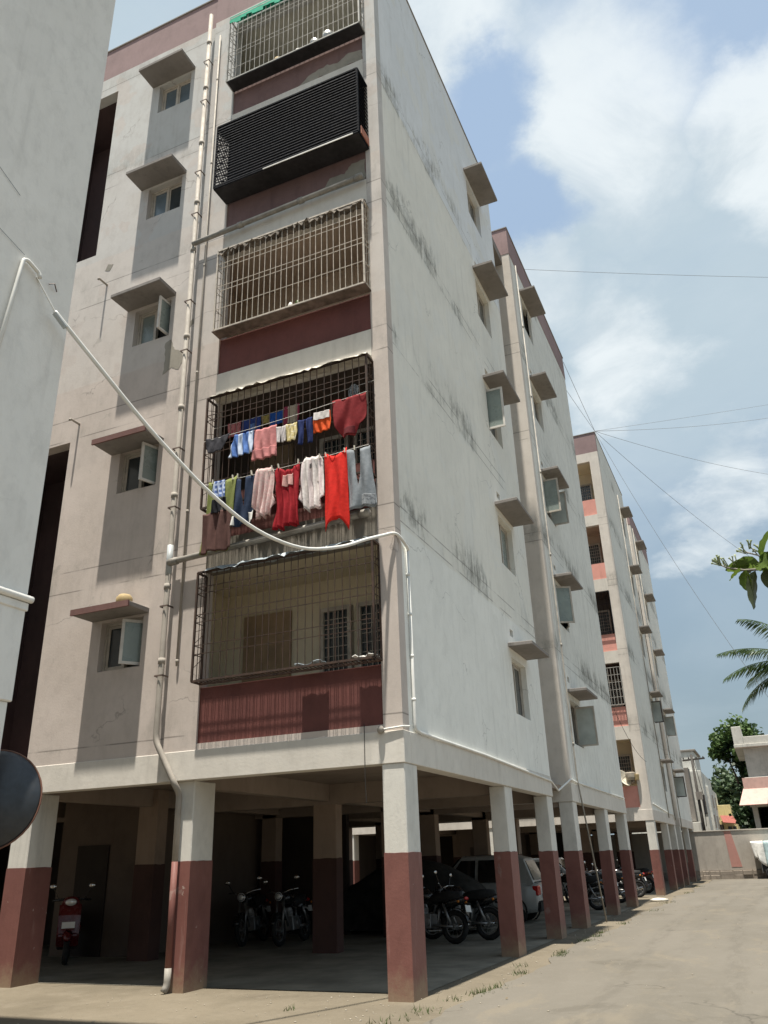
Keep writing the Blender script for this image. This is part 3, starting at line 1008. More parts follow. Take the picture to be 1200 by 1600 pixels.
        gl.part('room_window_glass', 'glass_dark', rec)
    # --- front windows with sunshades
    gf, gd = 'glass_frost', 'glass_dark'
    cfg = (((0, gd), (52, gf, 'sash_white')), ((0, gd), (72, gf, 'sash_white')), ((0, gf), (88, gf, 'sash_white')), ((0, 'glass_blue'), (0, gd)), ((0, 'glass_blue'), (0, 'glass_blue')))
    for k in range(5):
        window(root, mL, -5.36, -4.50, LSILL[k], LSILL[k] + 0.82, cfg[k][0], cfg[k][1])
        sunshade(root, mL, -5.57, -4.40, LSHADE[k], 0.5, 0.085, 'shade_conc', 'shade_maroon' if k < 2 else None)
    # --- side windows with sunshades
    gp = 'glass_pale'
    acfg = (((0, gf), (0, gd)), ((0, gf), (0, gf)), ((90, gf, 'sash_white'), (0, gd)), ((0, gd), (0, gd)), ((0, gd), (0, gd)))
    bcfg = (((0, gd), (90, gp, 'win_frame')), ((62, gf, 'win_frame'), (28, gd)), ((90, gf, 'win_frame'), (90, gp)), ((0, gd), (0, gd)), ((0, 'glass_blue'), (20, 'glass_blue')))
    if second:
        acfg = (((0, gd), (0, gd)), ((0, gd), (90, gp, 'win_frame_dark')), ((0, gd), (0, gd)), ((0, gd), (0, gd)), ((0, gd), (0, gd)))
        bcfg = (((0, gd), (90, gp, 'win_frame_dark')), ((0, gd), (90, gp, 'win_frame')), ((0, gd), (0, gd)), ((0, gd), (0, gd)), ((0, gd), (0, gd)))
    for k in range(5):
        window(root, mR, 5.87, 6.97, RSILL[k], RSILL[k] + 1.12, *acfg[k], 'win_frame' if not second else 'win_frame_dark')
        sunshade(root, mR, 5.70, 7.16, RSHADE[k], 0.5, 0.08, 'shade_conc', None)
        window(root, mR, 11.36, 12.54, RSILL[k], RSILL[k] + 1.12, *bcfg[k], 'win_frame' if not second else 'win_frame_dark')
        sunshade(root, mR, 11.20, 12.74, RSHADE[k] - .02, 0.5, 0.08, 'shade_conc', None)
    # --- columns: white shaft with a maroon base coat
    cols = [(-.32, -.002, .002, .44, 2.67), (-.30, -.01, 4.6, 5.06, 2.67), (-.30, -.01, 7.74, 8.19, 2.67),
            (-.34, -.004, 10.26, 10.70, 2.67), (-.30, -.01, 14.5, 14.96, 2.67), (-.30, -.01, 17.94, 18.38, 2.67),
            (-3.62, -3.32, .10, .62, 2.67), (-6.75, -6.36, .10, .62, 2.67), (-10.1, -9.8, .10, .62, 2.67), (-13.4, -13.1, .1, .6, 2.67),
            (-3.97, -3.47, 4.84, 5.10, 2.93), (-6.95, -6.5, 3.30, 3.62, 2.93), (-10.1, -9.7, 4.84, 5.1, 2.93), (-3.95, -3.5, 8.0, 8.3, 2.93), (-7.1, -6.7, 8.0, 8.3, 2.93),
            (-3.95, -3.5, 10.3, 10.6, 2.93), (-3.95, -3.5, 14.6, 14.86, 2.93), (-3.95, -3.5, 17.9, 18.3, 2.67), (-7.1, -6.7, 14.6, 14.86, 2.93), (-7.1, -6.7, 17.9, 18.3, 2.67), (-10.1, -9.7, 17.9, 18.3, 2.67)]
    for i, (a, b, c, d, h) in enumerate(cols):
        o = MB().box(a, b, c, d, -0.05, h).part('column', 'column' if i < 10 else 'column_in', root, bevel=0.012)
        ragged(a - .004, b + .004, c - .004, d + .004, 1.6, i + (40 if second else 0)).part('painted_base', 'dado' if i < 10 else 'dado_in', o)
    # --- soffit and interior beams
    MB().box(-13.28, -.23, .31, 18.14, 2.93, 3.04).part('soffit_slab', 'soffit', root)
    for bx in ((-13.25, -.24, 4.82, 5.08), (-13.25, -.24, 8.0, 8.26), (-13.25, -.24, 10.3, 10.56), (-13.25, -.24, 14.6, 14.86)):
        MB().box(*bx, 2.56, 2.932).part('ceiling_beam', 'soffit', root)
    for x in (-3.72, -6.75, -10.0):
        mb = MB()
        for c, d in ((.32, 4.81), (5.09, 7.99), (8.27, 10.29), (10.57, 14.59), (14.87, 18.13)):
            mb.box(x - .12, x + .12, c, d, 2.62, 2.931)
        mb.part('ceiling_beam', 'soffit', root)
    # --- stair core, plus added dark walls that keep the parking level dim
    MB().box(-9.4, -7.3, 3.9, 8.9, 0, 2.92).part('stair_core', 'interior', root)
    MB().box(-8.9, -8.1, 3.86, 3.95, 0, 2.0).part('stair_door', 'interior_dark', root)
    MB().box(-13.2, -9.42, 6.0, 6.15, 0, 2.92).part('added_dark_wall', 'interior_dark', root)
    MB().box(-13.3, -13.15, 0.7, 17.8, 0, 2.66).part('added_dark_wall', 'interior_dark', root)
    MB().box(-7.28, -5.2, 8.75, 8.9, 0, 2.92).part('added_dark_wall', 'interior_dark', root)
    return root


MOLDY = 'stained'
blockA = build_block(0.0, 'five storey apartment block on maroon and white columns with laundry hanging on its front balcony', False)
blockB = build_block(25.3, 'farther apartment block down the lane with salmon pink balcony panels', True)

# --- bare cement patches where paint has fallen away
def patch(name, cx, cz, pts_, y, parent, th=.004):
    rg = random.Random(int(cx * 50 + cz * 9))
    P2 = []
    n = len(pts_)
    for i in range(n):
        a, b = Vector(pts_[i]), Vector(pts_[(i + 1) % n])
        for j in range(5):
            t = j / 5
            q = a.lerp(b, t) + Vector((rg.uniform(-1, 1), rg.uniform(-1, 1))) * (b - a).length * .05
            P2.append((cx + q.x, cz + q.y))
    MB().prism(P2, y - th, y + .01).part(name, 'patch', parent)


patch('cement_patch', -.285, 15.80, [(-1.45, .01), (-.02, .01), (-.02, .30), (-.30, .38), (-.55, .22), (-.8, .30), (-1.2, .22)], .03, blockA)
patch('cement_patch', -.285, 12.73, [(-1.15, .01), (-.02, .01), (-.02, .50), (-.28, .52), (-.45, .34), (-.75, .36), (-.85, .18)], .03, blockA)
patch('cement_patch', -4.55, 9.9, [(.0, .0), (.18, .1), (.35, .02), (.45, .18), (.38, .42), (.22, .5), (.12, .75), (-.02, .7), (.02, .3)], .08, blockA)
patch('cement_patch', -4.02, 10.8, [(0, 0), (.1, .05), (.08, .16), (.0, .12)], .08, blockA)
patch('cement_patch', -6.3, 12.95, [(0, 0), (.12, -.05), (.2, .1), (.06, .14)], .08, blockA)

# --- near block: cages on the balconies
g1 = grille(blockA, -3.25, -0.27, 4.03, 5.72, 0.22, 'metal_dark', 25, (.14, .20, .40, .47, .68, .76))
g2 = grille(blockA, -3.25, -0.27, 6.80, 8.84, 0.25, 'metal_dark', 24, (.16, .21, .46, .52, .78))
g3 = grille(blockA, -3.24, -0.27, 10.26, 12.04, 0.22, 'metal_cream', 26, (.17, .23, .46, .52, .74))
MB().box(-3.27, -0.25, -0.24, 0.0, 10.23, 10.245).part('ledge_plate', 'sheet_rust', g3)
g5 = grille(blockA, -3.28, -0.22, 16.50, 18.40, 0.25, 'metal_grey', 27, (.22, .28, .55, .61, .82))
MB().box(-3.26, -0.22, -0.26, 0.0, 16.46, 16.48).part('ledge_plate', 'sheet_dark', g5)

# louvred cage of the fourth balcony
lf = MB()
X0, X1, Z0, Z1, YD = -3.28, -0.22, 13.42, 15.02, -0.42
for a, b in (((X0, YD, Z0), (X1, YD, Z0)), ((X0, YD, Z1), (X1, YD, Z1)), ((X0, YD, Z0), (X0, YD, Z1)), ((X1, YD, Z0), (X1, YD, Z1)),
             ((X0, YD, Z0), (X0, 0, Z0)), ((X1, YD, Z0), (X1, 0, Z0)), ((X0, YD, Z1), (X0, 0, Z1)), ((X1, YD, Z1), (X1, 0, Z1)), ((X0, 0, Z0), (X0, 0, Z1))):
    lf.bar(a, b, .035)
for i in range(11):      # lattice on the left flank
    zz = Z0 + (Z1 - Z0) * i / 10
    lf.bar((X0, YD, zz), (X0, 0, min(Z1, zz + .42)), .016)
    lf.bar((X0, 0, zz), (X0, YD, min(Z1, zz + .42)), .016)
louv = lf.part('louvred_grille', 'metal_navy', blockA)
sl = MB().hexa([(X0, -.022, 0), (X1, -.022, 0), (X1, -.008, 0), (X0, -.008, 0), (X0, -.008, .042), (X1, -.008, .042), (X1, .006, .042), (X0, .006, .042)]).mesh('slat', 'metal_navy')
for i in range(22):
    inst('slat', sl, louv, (0, YD, Z0 + .03 + (Z1 - Z0 - .06) * i / 22))
s2 = MB().hexa([(0.012, YD, 0), (0.012, 0, 0), (-.02, 0, .05), (-.02, YD, .05), (0.016, YD, .004), (0.016, 0, .004), (-.016, 0, .054), (-.016, YD, .054)]).mesh('side_slat', 'metal_navy')
for i in range(16):
    inst('side_slat', s2, louv, (X1, 0, Z0 + .03 + (Z1 - Z0 - .06) * i / 16))
MB().box(X0, X1, YD, 0, Z0 - .03, Z0 - .018).part('floor_plate', 'sheet_dark', louv)
MB().box(X0, X1, YD, 0, Z1 + .018, Z1 + .03).part('top_plate', 'sheet_dark', louv)
MB().box(X0 + .04, X1 - .04, -.02, -.008, Z0 + .02, Z1 - .02).part('back_screen', 'sheet_dark', louv)
MB().box(X1 + .02, X1 + .035, -.36, -.03, Z0 + .02, Z0 + .2).part('side_board', simple('faded_orange_board', (.42, .16, .1), .7), louv)
MB().box(X0 + 1.1, X1 - .1, YD - .03, YD - .018, Z0 - .028, Z0 - .002).part('edge_strip', 'litter', louv)

# pipes on the front of the near block
col_ = [((-3.93, -.09, z), (-3.93, -.09, z + .09)) for z in (4.4, 5.6, 7.2, 8.9, 10.4, 12.4, 13.6, 15.2, 16.8, 18.2)]
pipe(blockA, [(-3.93, -.09, 19.15), (-3.93, -.09, 3.26), (-3.53, -.09, 2.62), (-3.53, .03, 2.50), (-3.53, .03, 1.605)], .044, 'pvc', 'drainpipe', col_)
pl_ = pipe(blockA, [(-3.53, .03, 1.60), (-3.53, .03, .30)], .044, 'dado', 'drainpipe_painted_length')
pipe(blockA, [(-3.53, .03, .298), (-3.53, .03, .10), (-3.55, -.01, .02)], .046, 'dirty_pipe', 'drainpipe_foot')
pipe(blockA, [(-3.68, -.04, 18.4), (-3.68, -.04, 4.35)], .018, 'pvc', 'thin_drainpipe', [((-3.68, -.04, z), (-3.68, -.04, z + .05)) for z in (4.4, 6.9, 9.6, 12.0, 14.6, 17.0)], 8)
clm = MB().box(-4.0, -3.86, -.155, -.148, 0, .025).box(-3.864, -3.852, -.15, .02, 0, .025).box(-4.0, -3.993, -.15, -.03, 0, .025).mesh('pipe_clamp', 'sheet_rust')
for z in (4.2, 5.3, 7.0, 8.1, 10.1, 11.2, 13.3, 14.4, 16.4, 17.6):
    inst('pipe_clamp', clm, blockA, (0, 0, z))
pipe(blockA, [(-3.93, -.12, 12.57), (-.32, -.12, 12.70)], .048, 'dirty_pipe', 'cross_pipe', [((-.45, -.12, 12.695), (-.3, -.12, 12.70)), ((-2.9, -.12, 12.605), (-2.8, -.12, 12.61)), ((-1.6, -.12, 12.65), (-1.5, -.12, 12.655))])
pipe(blockA, [(-3.93, -.12, 6.04), (-.36, -.13, 6.19)], .05, 'dirty_pipe', 'cross_pipe', [((-.5, -.13, 6.185), (-.34, -.13, 6.19)), ((-3.9, -.12, 6.04), (-3.75, -.12, 6.047))])
pipe(blockA, [(-3.93, -.09, 5.85), (-3.93, -.09, 6.35)], .05, 'pvc_grey', 'pipe_joint')
# thin white conduit along the side wall, dipping across the recess
pipe(blockA, [(.03, .37, 5.76), (.03, .36, 3.13), (.03, .55, 3.10), (.03, 3.5, 3.08), (.03, 8.1, 2.98), (-.1, 9.3, 2.86), (.03, 10.2, 3.16), (.03, 10.8, 3.13), (.03, 18.2, 3.12)], .022, 'pvc_white', 'conduit', [((.03, .365, z), (.03, .365, z + .04)) for z in (3.5, 4.1, 4.7, 5.3)], 8)
pipe(blockA, [(.05, 10.86, 18.9), (.05, 10.86, 3.2), (.14, 11.9, .02)], .02, 'dirty_pipe', 'drainpipe', [((.06, 10.86, z), (.06, 10.86, z + .08)) for z in (4, 6.5, 9, 11.5, 14, 16.5)], 8)
# short overflow spouts on the left bay
for z, x in ((9.35, -6.45), (12.55, -6.2)):
    pipe(blockA, [(x, .09, z), (x, -.16, z), (x, -.17, z - .04)], .022, 'pvc', 'overflow_spout', (), 8)
for z in (3.02, 3.05):
    pass
MB().ellipsoid((-.30, -.05, 3.10), .05, .05, .055).part('pipe_end', 'pvc', blockA, smooth=True)
MB().tube([(-.30, -.04, 3.1), (.02, -.03, 3.12), (.05, .1, 3.13)], .014, 6).part('conduit', 'pvc_white', blockA)
MB().tube([(-.55, -.02, 3.2), (-.55, -.025, 2.5), (-.54, -.02, 2.2)], .005, 5).part('hanging_wire', 'wire', blockA)
# far block: pipes, cages
pipe(blockB, [(.06, 5.3, 18.8), (.06, 5.3, 2.9)], .024, 'dirty_pipe', 'drainpipe', (), 8)
pipe(blockB, [(.06, 8.0, 18.8), (.06, 8.0, 2.9)], .024, 'dirty_pipe', 'drainpipe', (), 8)
pipe(blockB, [(.06, 10.6, 18.8), (.06, 10.6, 1.0)], .024, 'dirty_pipe', 'drainpipe', (), 8)
pipe(blockB, [(.03, .3, 3.30), (.03, 5.4, 3.13), (.03, 7.6, 3.11), (.03, 8.1, 2.8)], .022, 'pvc_white', 'conduit', (), 6)
grille(blockB, -3.25, -0.42, 7.2, 8.75, 0.12, 'metal_grey', 22, (.2, .4, .6, .8), False, .02)
grille(blockB, -3.25, -0.42, 10.3, 12.1, 0.06, 'metal_navy', 18, (.3, .6), False)

# ------------------------------------------------------------------ grey neighbouring house at the left edge
nb = empty('neighbouring_house', 'grey white plastered house wall filling the left edge, with a moulded ledge', 'house', (-2.0, -4.52, 0))
MB().box(-9, 0, -14, 0, 2.96, 12.66).part('wall', 'near_wall', nb, bevel=.010)
MB().box(-9, -.025, -14, -.025, 0, 2.96).part('ground_floor_wall', 'near_wall', nb, bevel=.01)
lg = MB().tube([(.026, -14, 3.935), (.026, -.02, 3.935), (.026, .03, 3.935)], .034, 10)
lg.part('ledge', 'near_wall', nb, smooth=True)
MB().box(-.05, 0.018, -14, .012, 3.82, 3.90).part('ledge_band', 'near_wall', nb, bevel=.008)
MB().box(-8, .02, -14, .01, 12.66, 12.7).part('coping', 'shade_conc', nb)
pipe(nb, [(.04, -.97, 5.03), (.04, -.74, 7.49), (.04, -.69, 7.52), (.05, -.53, 7.46), (.06, -.52, 7.40)], .022, 'pvc_white', 'conduit', (), 8)
MB().tube([(.02, -.36, 7.45), (.05, -.31, 7.48), (.02, -.24, 7.43)], .007, 5).part('wall_hook', 'metal_dark', nb)

MB().tube([(.012, -2.6, 8.9), (.012, -1.7, 8.6), (.012, -.9, 8.25)], .003, 5).part('wall_cable', 'wire_grey', nb)
MB().tube([(.012, -2.2, 7.9), (.012, -1.3, 7.72), (.014, -.72, 7.58)], .003, 5).part('wall_cable', 'wire_grey', nb)

# black dome fixed beyond the neighbour's corner
dm = empty('black_dome', 'large black round domed disc with a thin dull orange rim, beside the grey house corner', 'round dome', (-2.28, -4.36, 2.136))
ax = Vector((0.50, -0.85, 0.12)).normalized()
MB().lathe([(0.001, .172), (.103, .163), (.215, .138), (.31, .099), (.387, .052), (.43, .017), (.443, 0), (.43, -.017), (.001, -.026)], (0, 0, 0), ax, 40).part('dome', 'black_dome', dm, smooth=True)
MB().torus((0, 0, -.004), ax, .446, .009, 40, 6).part('rim', 'orange_rim', dm, smooth=True)
MB().tube([-ax * .03, -ax * .2, (-.3, .0, .1), (-.3, -.25, .1)], .022, 8).part('bracket', 'steel', dm)

# white pipe sagging from the neighbour to the block's corner
sag = [(-2.019, -4.984, 7.468), (-1.997, -5.035, 7.437), (-1.914, -4.802, 7.115)]
o = MB().tube(sag, .009, 6).part('sagging_pipe', 'pvc_white')
tag(o, 'long white flexible pipe sagging across the front from the grey house to the block corner', 'pipe')
pts = [(-1.914, -4.802, 7.115), (-1.829, -4.557, 6.911), (-1.736, -4.306, 6.698), (-1.53, -3.733, 6.225), (-1.359, -3.278, 5.885), (-1.181, -2.813, 5.58), (-0.941, -2.195, 5.299), (-0.682, -1.536, 5.23), (-0.434, -0.931, 5.397), (-0.247, -0.471, 5.629), (-0.12, -0.15, 5.78), (0.0, -0.03, 5.83), (0.04, 0.1, 5.8), (0.05, 0.3, 5.73), (0.04, 0.37, 5.7)]
sp = []
P_ = [Vector(p) for p in pts]
for i in range(len(P_) - 1):
    p0, p1, p2, p3 = P_[max(i - 1, 0)], P_[i], P_[i + 1], P_[min(i + 2, len(P_) - 1)]
    for j in range(5):
        t = j / 5
        sp.append(.5 * ((2 * p1) + (p2 - p0) * t + (2 * p0 - 5 * p1 + 4 * p2 - p3) * t * t + (3 * p1 - p0 - 3 * p2 + p3) * t ** 3))
sp.append(P_[-1])
MB().tube(sp, .024, 8).part('pipe_sleeve', 'pvc_white', o, smooth=True)
MB().tube([sp[0] - Vector((.0, .0, .02)), sp[3] - Vector((0, 0, .03))], .03, 8).part('pipe_coupling', 'pvc_grey', o)
#==PART3==
# ------------------------------------------------------------------ laundry on the second balcony
YL = -0.31


def line_z(x, z0, z1):
    t = (x + 3.2) / 3.0
    return z0 + (z1 - z0) * t - 0.05 * math.sin(math.pi * max(0, min(1, t)))


def garment(name, label, cat, x0, x1, zt, zb, y, mat, rows, group='laundry on the second balcony', folds=3, amp=0.022, nx=26, nz=18, parts=None, seed=1, hem=0.0, scoop=0.05, hemk=0.0):
    """rows = [(t, left, right[, gap_l, gap_r])] outline from top (t=0) to bottom (t=1) in 0..1 across; gap = slit between two legs"""
    rg = random.Random(seed)
    ph = rg.uniform(0, 6)
    wd, ht = x1 - x0, zt - zb
    amp *= min(1.0, ht / .85) * .85

    def at(t):
        for a, b in zip(rows, rows[1:]):
            if a[0] <= t <= b[0] + 1e-9:
                k = (t - a[0]) / max(1e-6, b[0] - a[0])
                return [p + (q - p) * k for p, q in zip(a[1:], b[1:])]
        return list(rows[-1][1:])

    def pt(u, t):
        yy = 1.5 * amp * (0.35 + t) * math.sin(folds * 2 * math.pi * (u + .06 * math.sin(2.3 * t + ph)) + ph + 0.9 * math.sin(3 * t + ph)) + amp * .6 * math.sin(5.3 * u + 4 * t + ph * 2) + amp * .45 * math.sin(13 * u - 5 * t + ph) * t + amp * .25 * math.sin(23 * u + 9 * t)
        wav = 0.012 * math.sin(9 * u + ph) * t * ht
        t = t * (1 + hem * abs(2 * u - 1) ** 3 + hemk * math.sin(u * 17 + ph))
        sag_ = scoop * wd * math.sin(math.pi * min(1, max(0, u))) * (1 - t) ** 3
        return (u * wd, yy, -t * ht + wav - sag_)
    mb = MB()
    two = len(rows[0]) > 3
    for seg in ((0, 1) if two else (0,)):
        base = len(mb.v)
        for j in range(nz + 1):
            t = j / nz
            r_ = at(t)
            a, b = (r_[0], r_[1])
            if two:
                a, b = (r_[0], r_[2]) if seg == 0 else (r_[3], r_[1])
            for i in range(nx + 1):
                mb.v.append(pt(a + (b - a) * i / nx, t))
        for j in range(nz):
            for i in range(nx):
                p = base + j * (nx + 1) + i
                mb.f.append((p, p + 1, p + nx + 2, p + nx + 1))
    o = mb.part(name, mat, smooth=True)
    o.location = (x0, y, zt)
    md = o.modifiers.new('thickness', 'SOLIDIFY')
    md.thickness = 0.007
    tag(o, label, cat, group)
    if parts:
        for pname, pmat, (u0, u1, t0, t1) in parts:
            pb = MB()
            n = 20
            for j in range(n + 1):
                for i in range(n + 1):
                    q = pt(u0 + (u1 - u0) * i / n, t0 + (t1 - t0) * j / n)
                    pb.v.append((q[0], q[1] - 0.016, q[2]))
            for j in range(n):
                for i in range(n):
                    p = j * (n + 1) + i
                    pb.f.append((p, p + 1, p + n + 2, p + n + 1))
            po = pb.part(pname, pmat, o, smooth=True)
            m2 = po.modifiers.new('thickness', 'SOLIDIFY')
            m2.thickness = 0.006
    return o


rect = [(0, 0, 1), (1, .02, .98)]
tunic = [(0, .12, .88), (.06, .02, .98), (.3, .10, .92), (.7, .05, .97), (1, -.03, 1.03)]
shirt = [(0, .15, .85), (.12, .02, .96), (.5, -.02, 1.0), (.8, -.06, 1.04), (.84, .05, .97), (1, .10, .86)]
jeans_ud = [(0, .0, 1.0, .34, .62), (.3, .0, 1.0, .38, .60), (.6, .02, 1.0, .47, .53), (.62, .02, 1.0, .5, .5), (1, .08, .92, .5, .5)]
g = garment
g('dress', 'yellow green child dress with brown skirt, leftmost on the lower clothesline', 'dress', -3.10, -2.52, 7.20, 5.98, YL, cloth('green_dress_cloth', (.22, .25, .085)),
  [(0, .05, .98), (.2, .02, .95), (.42, .0, .92), (.6, -.06, .90), (1, -.12, .82)], folds=3, seed=2,
  parts=[('brown_skirt', cloth('brown_skirt_cloth', (.115, .062, .055)), (-.08, .88, .45, 1.0)), ('dark_print', cloth('dark_green_print', (.06, .065, .05), (.12, .11, .085), 'print', 20), (.25, .66, .36, .62))])
g('checked_shirt', 'small blue and white checked shirt over the green dress', 'shirt', -2.96, -2.72, 7.17, 6.86, YL - .05, cloth('blue_check_cloth', (.10, .16, .38), (.42, .50, .68), 'check', 75), [(0, .1, .9), (.5, -.05, .95), (1, .1, 1.0)], seed=3)
g('black_shorts', 'black shorts under the checked shirt on the lower line', 'shorts', -2.98, -2.70, 6.86, 6.62, YL - .045, cloth('black_cloth', (.012, .013, .018)), [(0, .05, .95), (1, -.02, 1.02)], seed=4)
jn = g('jeans', 'navy blue jeans hung upside down with white pockets showing', 'jeans', -2.60, -2.22, 7.15, 6.33, YL, cloth('navy_denim', (.030, .046, .088)), jeans_ud, folds=2, seed=5,
       parts=[('pocket', cloth('white_pocket_cloth', (.75, .75, .72)), (-.12, .16, .80, .98)), ('pocket', cloth('white_pocket_cloth_b', (.76, .75, .72)), (.78, 1.04, .76, .96))])
g('pink_shirt', 'pale pink long sleeved shirt between the navy jeans and dark red dress', 'shirt', -2.21, -1.85, 7.23, 6.39, YL, cloth('pale_pink_cloth', (.66, .50, .48), (.60, .40, .39), 'print', 24), shirt, folds=4, amp=.028, seed=6, hemk=.03)
g('red_dress', 'dark red frilled dress with a pale pink bib', 'dress', -1.84, -1.40, 7.21, 6.14, YL, cloth('dark_red_cloth', (.30, .016, .024)), [(0, .1, .95), (.12, .0, 1.0), (.28, .1, .94), (.55, .05, .96), (.82, .0, .98), (1, -.04, 1.0)], folds=4, amp=.03, seed=7, hemk=.015, scoop=.25,
  parts=[('bib', cloth('pink_bib_cloth', (.60, .36, .33)), (.34, .70, .12, .33))])
g('white_shirt', 'white crumpled long sleeved shirt between the two red garments', 'shirt', -1.38, -1.00, 7.23, 6.35, YL, cloth('white_cloth', (.74, .69, .67), (.62, .54, .54), 'wide', 40), shirt, folds=4, amp=.03, seed=8, hemk=.03,
  parts=[('logo', cloth('grey_logo_cloth', (.16, .15, .15)), (.40, .52, .14, .22))])
g('red_blouse', 'bright red plain sleeveless blouse hanging beside the grey jeans', 'blouse', -.99, -.60, 7.24, 6.10, YL, cloth('bright_red_cloth', (.66, .030, .022)),
  [(0, .05, 1.0), (.1, .02, 1.0), (.45, .02, 1.0), (.72, .0, 1.02), (.82, .0, 1.04, ), (1, .03, 1.0)], folds=2, amp=.02, seed=9, hem=.16, scoop=.22)
g('grey_jeans', 'pale grey flared jeans hung upside down at the right end', 'jeans', -.60, -.19, 7.18, 6.20, YL, cloth('grey_denim', (.24, .265, .29)), [(0, .0, .94, .28, .54), (.45, .0, .98, .36, .5), (.6, .02, 1.02, .42, .44), (.62, .02, 1.04, .43, .43), (1, .06, 1.12, .43, .43)], folds=2, seed=11,
  parts=[('frayed_hem', cloth('pale_denim_hem', (.30, .32, .34), (.17, .18, .20), 'print', 26), (.56, 1.04, .80, .97))])
UP = YL
g('grey_cloth', 'dark grey cloth at the left end of the upper clothesline', 'cloth', -3.19, -2.72, 8.02, 7.74, UP, cloth('charcoal_cloth', (.055, .055, .065)), [(0, .0, 1), (.6, .02, .85), (1, .15, .6)], seed=12)
g('blue_shorts', 'blue and white striped shorts beside the pink towel', 'shorts', -2.72, -2.27, 7.97, 7.56, UP, cloth('blue_stripe_cloth', (.10, .20, .50), (.50, .58, .72), 'wide', 32), [(0, .22, .98), (.4, .12, 1.0), (1, -.02, 1.0)], folds=4, amp=.03, seed=13)
g('pink_towel', 'salmon pink towel with a ruffled lower edge on the upper line', 'towel', -2.26, -1.84, 7.96, 7.40, UP, cloth('salmon_towel_cloth', (.60, .25, .25)), [(0, 0, 1), (.66, .02, 1.0), (1, -.06, 1.02)], folds=3, seed=14,
  parts=[('ruffle', cloth('salmon_ruffle', (.56, .23, .23)), (-.04, 1.0, .68, .98))])
g('white_baby_pants', 'tiny white pants on the upper line next to the pink towel', 'baby pants', -1.84, -1.66, 7.90, 7.61, UP, cloth('offwhite_cloth', (.62, .58, .58)), [(0, .0, 1, .5, .5), (.4, .0, 1, .48, .52), (1, .06, .94, .42, .58)], seed=15)
g('yellow_bloomers', 'small pale yellow bloomers on the upper line', 'bloomers', -1.66, -1.46, 7.90, 7.59, UP, cloth('pale_yellow_cloth', (.60, .50, .25), (.68, .62, .45), 'print', 12), [(0, .0, 1), (.5, -.02, 1), (1, .1, .9)], seed=16)
g('navy_pants', 'small navy blue baby pants on the upper line', 'baby pants', -1.45, -1.19, 7.92, 7.48, UP, cloth('navy_cloth', (.022, .034, .12)), [(0, .0, 1, .48, .52), (.35, .0, 1, .44, .60), (1, .05, 1, .40, .66)], seed=17)
g('orange_shorts', 'orange baby shorts with a white waistband', 'shorts', -1.18, -.87, 7.97, 7.62, UP, cloth('orange_cloth', (.68, .10, .025)), [(0, .08, .95), (.5, .0, 1.0), (1, .02, .96)], seed=18, parts=[('waistband', cloth('white_band_cloth', (.74, .70, .68)), (.06, .94, -.02, .38))])
g('red_tshirt', 'large dark red t-shirt pinned upside down at the upper right', 't-shirt', -.85, -.27, 8.12, 7.42, UP, cloth('brick_red_cloth', (.235, .030, .034)), [(0, .0, 1.0), (.35, .02, 1.0), (.62, .08, .98), (.7, .1, .80), (1, .32, .66)], folds=2, amp=.03, seed=19,
  parts=[('collar', cloth('dark_collar', (.12, .02, .025)), (.34, .68, .78, .96))])
BK = -.05
gb = 'laundry on the back clothesline of the second balcony'
g('pink_bib_cloth', 'small pink printed cloth at the left of the back line', 'cloth', -2.95, -2.69, 8.38, 8.11, BK, cloth('pink_print', (.50, .20, .20), (.34, .09, .10), 'print', 22), rect, gb, seed=20)
g('blue_cloth', 'dark blue cloth with a lighter patch on the back line', 'cloth', -2.68, -2.31, 8.38, 7.98, BK, cloth('royal_blue', (.035, .06, .22)), rect, gb, seed=21, parts=[('patch', cloth('lighter_blue', (.12, .2, .42)), (.48, .72, .3, .95))])
g('olive_cloth', 'tiny olive yellow cloth on the back line', 'cloth', -2.29, -2.15, 8.36, 8.2, BK, cloth('olive_cloth', (.30, .24, .08)), rect, gb, seed=22)
g('bright_blue_cloth', 'bright blue folded cloth on the back line', 'cloth', -2.14, -1.88, 8.37, 8.13, BK, cloth('bright_blue', (.02, .085, .33)), rect, gb, seed=23)
g('striped_cloth', 'cream and maroon striped towel on the back line', 'towel', -1.87, -1.58, 8.42, 8.08, BK, cloth('cream_maroon_stripe', (.42, .36, .28), (.26, .04, .075), 'wide', 21), rect, gb, seed=24)
g('plastic_bag', 'crumpled translucent grey plastic bag tied inside the grille', 'bag', -.70, -.50, 8.50, 8.18, BK, simple('grey_plastic', (.33, .34, .35), .3, 0, .4, 30, .5), [(0, .35, .7), (.3, .1, 1), (1, .1, .9)], gb, folds=5, amp=.04, seed=25)
for nm, lb, z0, z1, y in (('clothesline', 'lower clothesline with pegged trousers and dresses', 7.17, 7.20, YL), ('clothesline', 'upper clothesline with baby clothes and a pink towel', 7.98, 8.12, UP), ('clothesline', 'back clothesline inside the grille', 8.36, 8.46, BK)):
    o = MB().tube([(-3.24 + i * .3, y, z0 + (z1 - z0) * i / 10 - .03 * math.sin(math.pi * i / 10)) for i in range(11)], .004, 5).part(nm, 'litter')
    tag(o, lb, 'clothesline')
pm_ = MB().box(-.008, .008, -.012, .012, -.03, .05).mesh('clothes_peg', 'tarp_cream')
